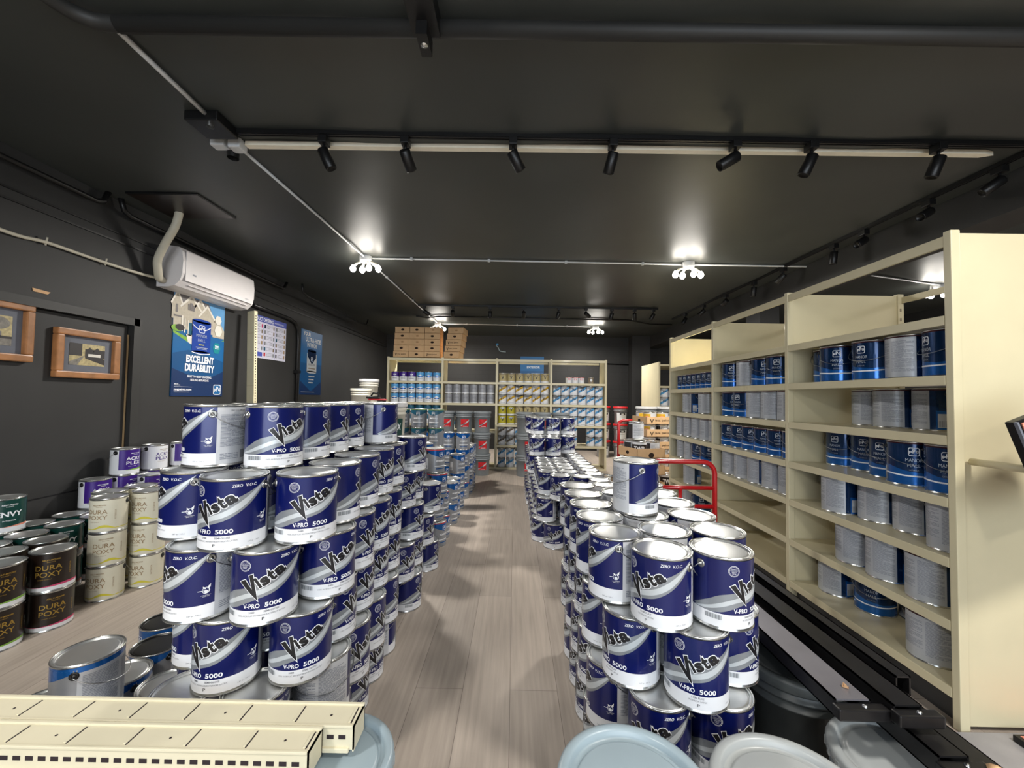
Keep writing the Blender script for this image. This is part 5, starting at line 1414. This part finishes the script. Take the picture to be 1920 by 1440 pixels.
# sign holder at the right edge
t = thing('sign_holder', 'tilted dark-framed price sign at the right image edge', 'sign', (1.62, 1.235, .81))
mx = Matrix.Rotation(R(-22), 4, 'Y')
m = MB(); m.box(0, .34, -.012, .012, 0, .34, 'black_metal', mx, bev=.003); m.box(.0, .006, -.02, -.011, .0, .34, 'mat_slate', mx); m.build('frame', t)
m = MB(); m.box(.02, .32, -.0145, -.012, .02, .30, 'label_white', mx); m.box(.02, .32, -.0146, -.012, .305, .33, 'coral_ink', mx); m.build('sheet', t)
m = MB(); m.tube([(.05, .01, .16), (.05, .26, .16)], .013, 'cream_metal', 12); m.build('arm', t)

# ------------------------------------------------------------------ red carts, trays of cans
t = thing('platform_cart', 'red tubular cart handle standing between right pile and shelving', 'cart', (1.0, 2.45, 0))
m = MB(); W2 = .205
pts = [(-W2, 0, .12), (-W2, 0, .70)]+[(-W2+.07-.07*math.cos(R(a)), 0, .74+.07*math.sin(R(a))) for a in range(0, 91, 18)]+[(W2-.07+.07*math.sin(R(a)), 0, .74+.07*math.cos(R(a))) for a in range(0, 91, 18)]+[(W2, 0, .70), (W2, 0, .12)]
m.tube(pts, .0145, 'truck_red', 14); m.build('handle', t)
for z in (.655, .545): 
    m = MB(); m.tube([(-W2, 0, z), (W2, 0, z)], .012, 'truck_red', 10); m.build('crossbar', t)
m = MB(); m.tube([(0, 0, .655), (0, 0, .13)], .011, 'truck_red', 10); m.build('upright_bar', t)
m = MB(); m.box(-W2-.03, W2+.03, .0, .62, .11, .14, 'black_metal', bev=.006); m.build('deck', t)
for wx in (-.17, .17):
    for wy in (.08, .54):
        m = MB(); m.lathe([(.0001, -.015), (.045, -.015), (.05, -.008), (.05, .008), (.045, .015), (.0001, .015)], 'rubber', 20, Matrix.Translation((wx, wy, .052)) @ Matrix.Rotation(R(90), 4, 'Y')); m.build('wheel', t)
t = thing('hand_truck', 'red hand truck frame standing behind the cardboard trays', 'hand truck', (1.53, 5.45, 0), 0)
m = MB(); pts = [(-.13, 0, .05), (-.13, 0, .85)]+[(-.13+.09-.09*math.cos(R(a)), 0, .85+.05*math.sin(R(a))) for a in range(0, 91, 30)]+[(.04, 0, .90), (.09, 0, .87), (.09, 0, .05)]
m.tube(pts, .020, 'truck_red', 10); m.build('frame', t)
m = MB(); m.box(-.16, .11, -.14, .02, .0, .012, 'truck_red'); m.tube([(-.13, 0, .5), (.09, 0, .5)], .012, 'truck_red', 8); m.build('toe_plate', t)

def tray(x, y, z, w, d, h, rz, label, face='word', nested=True):
    t = thing('cardboard_tray', label, 'cardboard tray', (x, y, z), R(rz), 'open cardboard trays holding cans')
    m = MB(); th = .006
    m.box(-w/2, w/2, -d/2, d/2, .001, th, 'cardboard'); m.box(-w/2, w/2, -d/2, -d/2+th, 0.001, h, 'cardboard'); m.box(-w/2, w/2, d/2-th, d/2, 0.001, h, 'cardboard'); m.box(-w/2, -w/2+th, -d/2, d/2, 0.001, h, 'cardboard'); m.box(w/2-th, w/2, -d/2, d/2, 0.001, h, 'cardboard')
    m.build('carton', t)
    m = MB(); A = Art()
    if face == 'word': A.text('hole_dark', 'V', -w*.3, h*.15, h*.55, 0, w=.05, bold=.02); A.text('hole_dark', 'ista paint', w*.1, h*.42, h*.25, 0, w=w*.55, bold=.01)
    else: A.disc('hole_dark', 0, h*.28, .035, .028, 0, 14)
    A.mesh_to(m, lambda u, v, ly: (u, -d/2-.001, v)); 
    A2 = Art(); A2.disc('hole_dark', 0, h*.45, .03, .02, 0, 12); A2.mesh_to(m, lambda u, v, ly: (-w/2-.001, u, v)); m.build('print', t)
    return t
def traycans(x, y, z, w, d, styles, lab, rz=0, zs=1.12):
    n = 0
    for j in range(2):
        for i in range(2):
            st = styles[n % len(styles)]
            dx, dy = (i-.5)*.165, (j-.5)*.165
            a = R(rz); X = x+dx*math.cos(a)-dy*math.sin(a); Y = y+dx*math.sin(a)+dy*math.cos(a)
            sc(st, X, Y, z+.0065, '%s, %s %s can' % (lab, ['front', 'back'][j], ['left', 'right'][i]), 'cans standing in cardboard trays', R(20*n-20), (1.15, 1.15, zs-.05)); n += 1
def layer(x, y, z, lab, styles, rz=10, h=.10, w=.345, d=.345, face='word', zs=1.12):
    tray(x, y, z, w, d, h, rz, 'cardboard tray of cans, '+lab, face); traycans(x, y, z, w, d, styles, 'can, '+lab, rz, zs)
tz = .185
for k, (st, fc) in enumerate(((('twpwhite', 'twp'), 'hole'), (('twpwhite',), 'word'), (('twp', 'twpwhite'), 'hole'), (('twp', 'twpwhite', 'twpwhite', 'twp'), 'hole'))):
    layer(1.42, 4.54, k*tz, 'left tray stack, '+['bottom', 'second', 'third', 'fourth'][k], st, 18, .10, .355, .355, fc)
for k in range(7):
    layer(1.70, 5.02, k*.148, 'right tray stack, '+['bottom', 'second', 'third', 'fourth', 'fifth', 'sixth', 'top'][k], (('twpwhite',), ('twpwhite',), ('twpwhite',), ('twpwhite',), ('twp', 'twpwhite'), ('orange', 'twpwhite'), ('orange', 'orange'))[k], 12, .088, zs=.92)
sc('twpwhite', 1.35, 4.50, 4*tz+.0065, 'single white and black can standing atop the left tray stack', 'cans standing in cardboard trays', R(-10), (1.2, 1.2, 1.2))
for i in range(2): sc('twp', 1.73, 4.62, i*SH*1.12, 'brown can standing between the tray stacks, '+['lower', 'upper'][i], 'cans standing in cardboard trays', R(-10), (1.1, 1.1, 1.12))
sc('brown', 1.20, 5.3, 0, 'brown round can on floor right of the back shelving', 'cans standing in cardboard trays', 0, (1.6, 1.6, 1.2))

# white bins behind the near right bay
for k in range(2):
    b = MB(); b.box(2.45, 2.95, 2.65, 3.15, .55+k*.36, .58+k*.36, 'bin_white'); b.box(2.45, 2.95, 2.65, 2.66, .55+k*.36, .85+k*.36, 'bin_white'); b.box(2.45, 2.46, 2.65, 3.15, .55+k*.36, .85+k*.36, 'bin_white'); b.box(2.94, 2.95, 2.65, 3.15, .55+k*.36, .85+k*.36, 'bin_white'); b.box(2.45, 2.95, 3.14, 3.15, .55+k*.36, .85+k*.36, 'bin_white'); b.box(2.43, 2.97, 2.63, 3.17, .85+k*.36, .88+k*.36, 'bin_white')
    if k == 0: b.box(2.47, 2.93, 2.67, 3.13, 0, .55, 'bin_white')
    tag(b.build('storage_bin'), 'white storage bin seen through the near right bay, '+['lower', 'upper'][k], 'bin', 'white bins behind the right shelving')
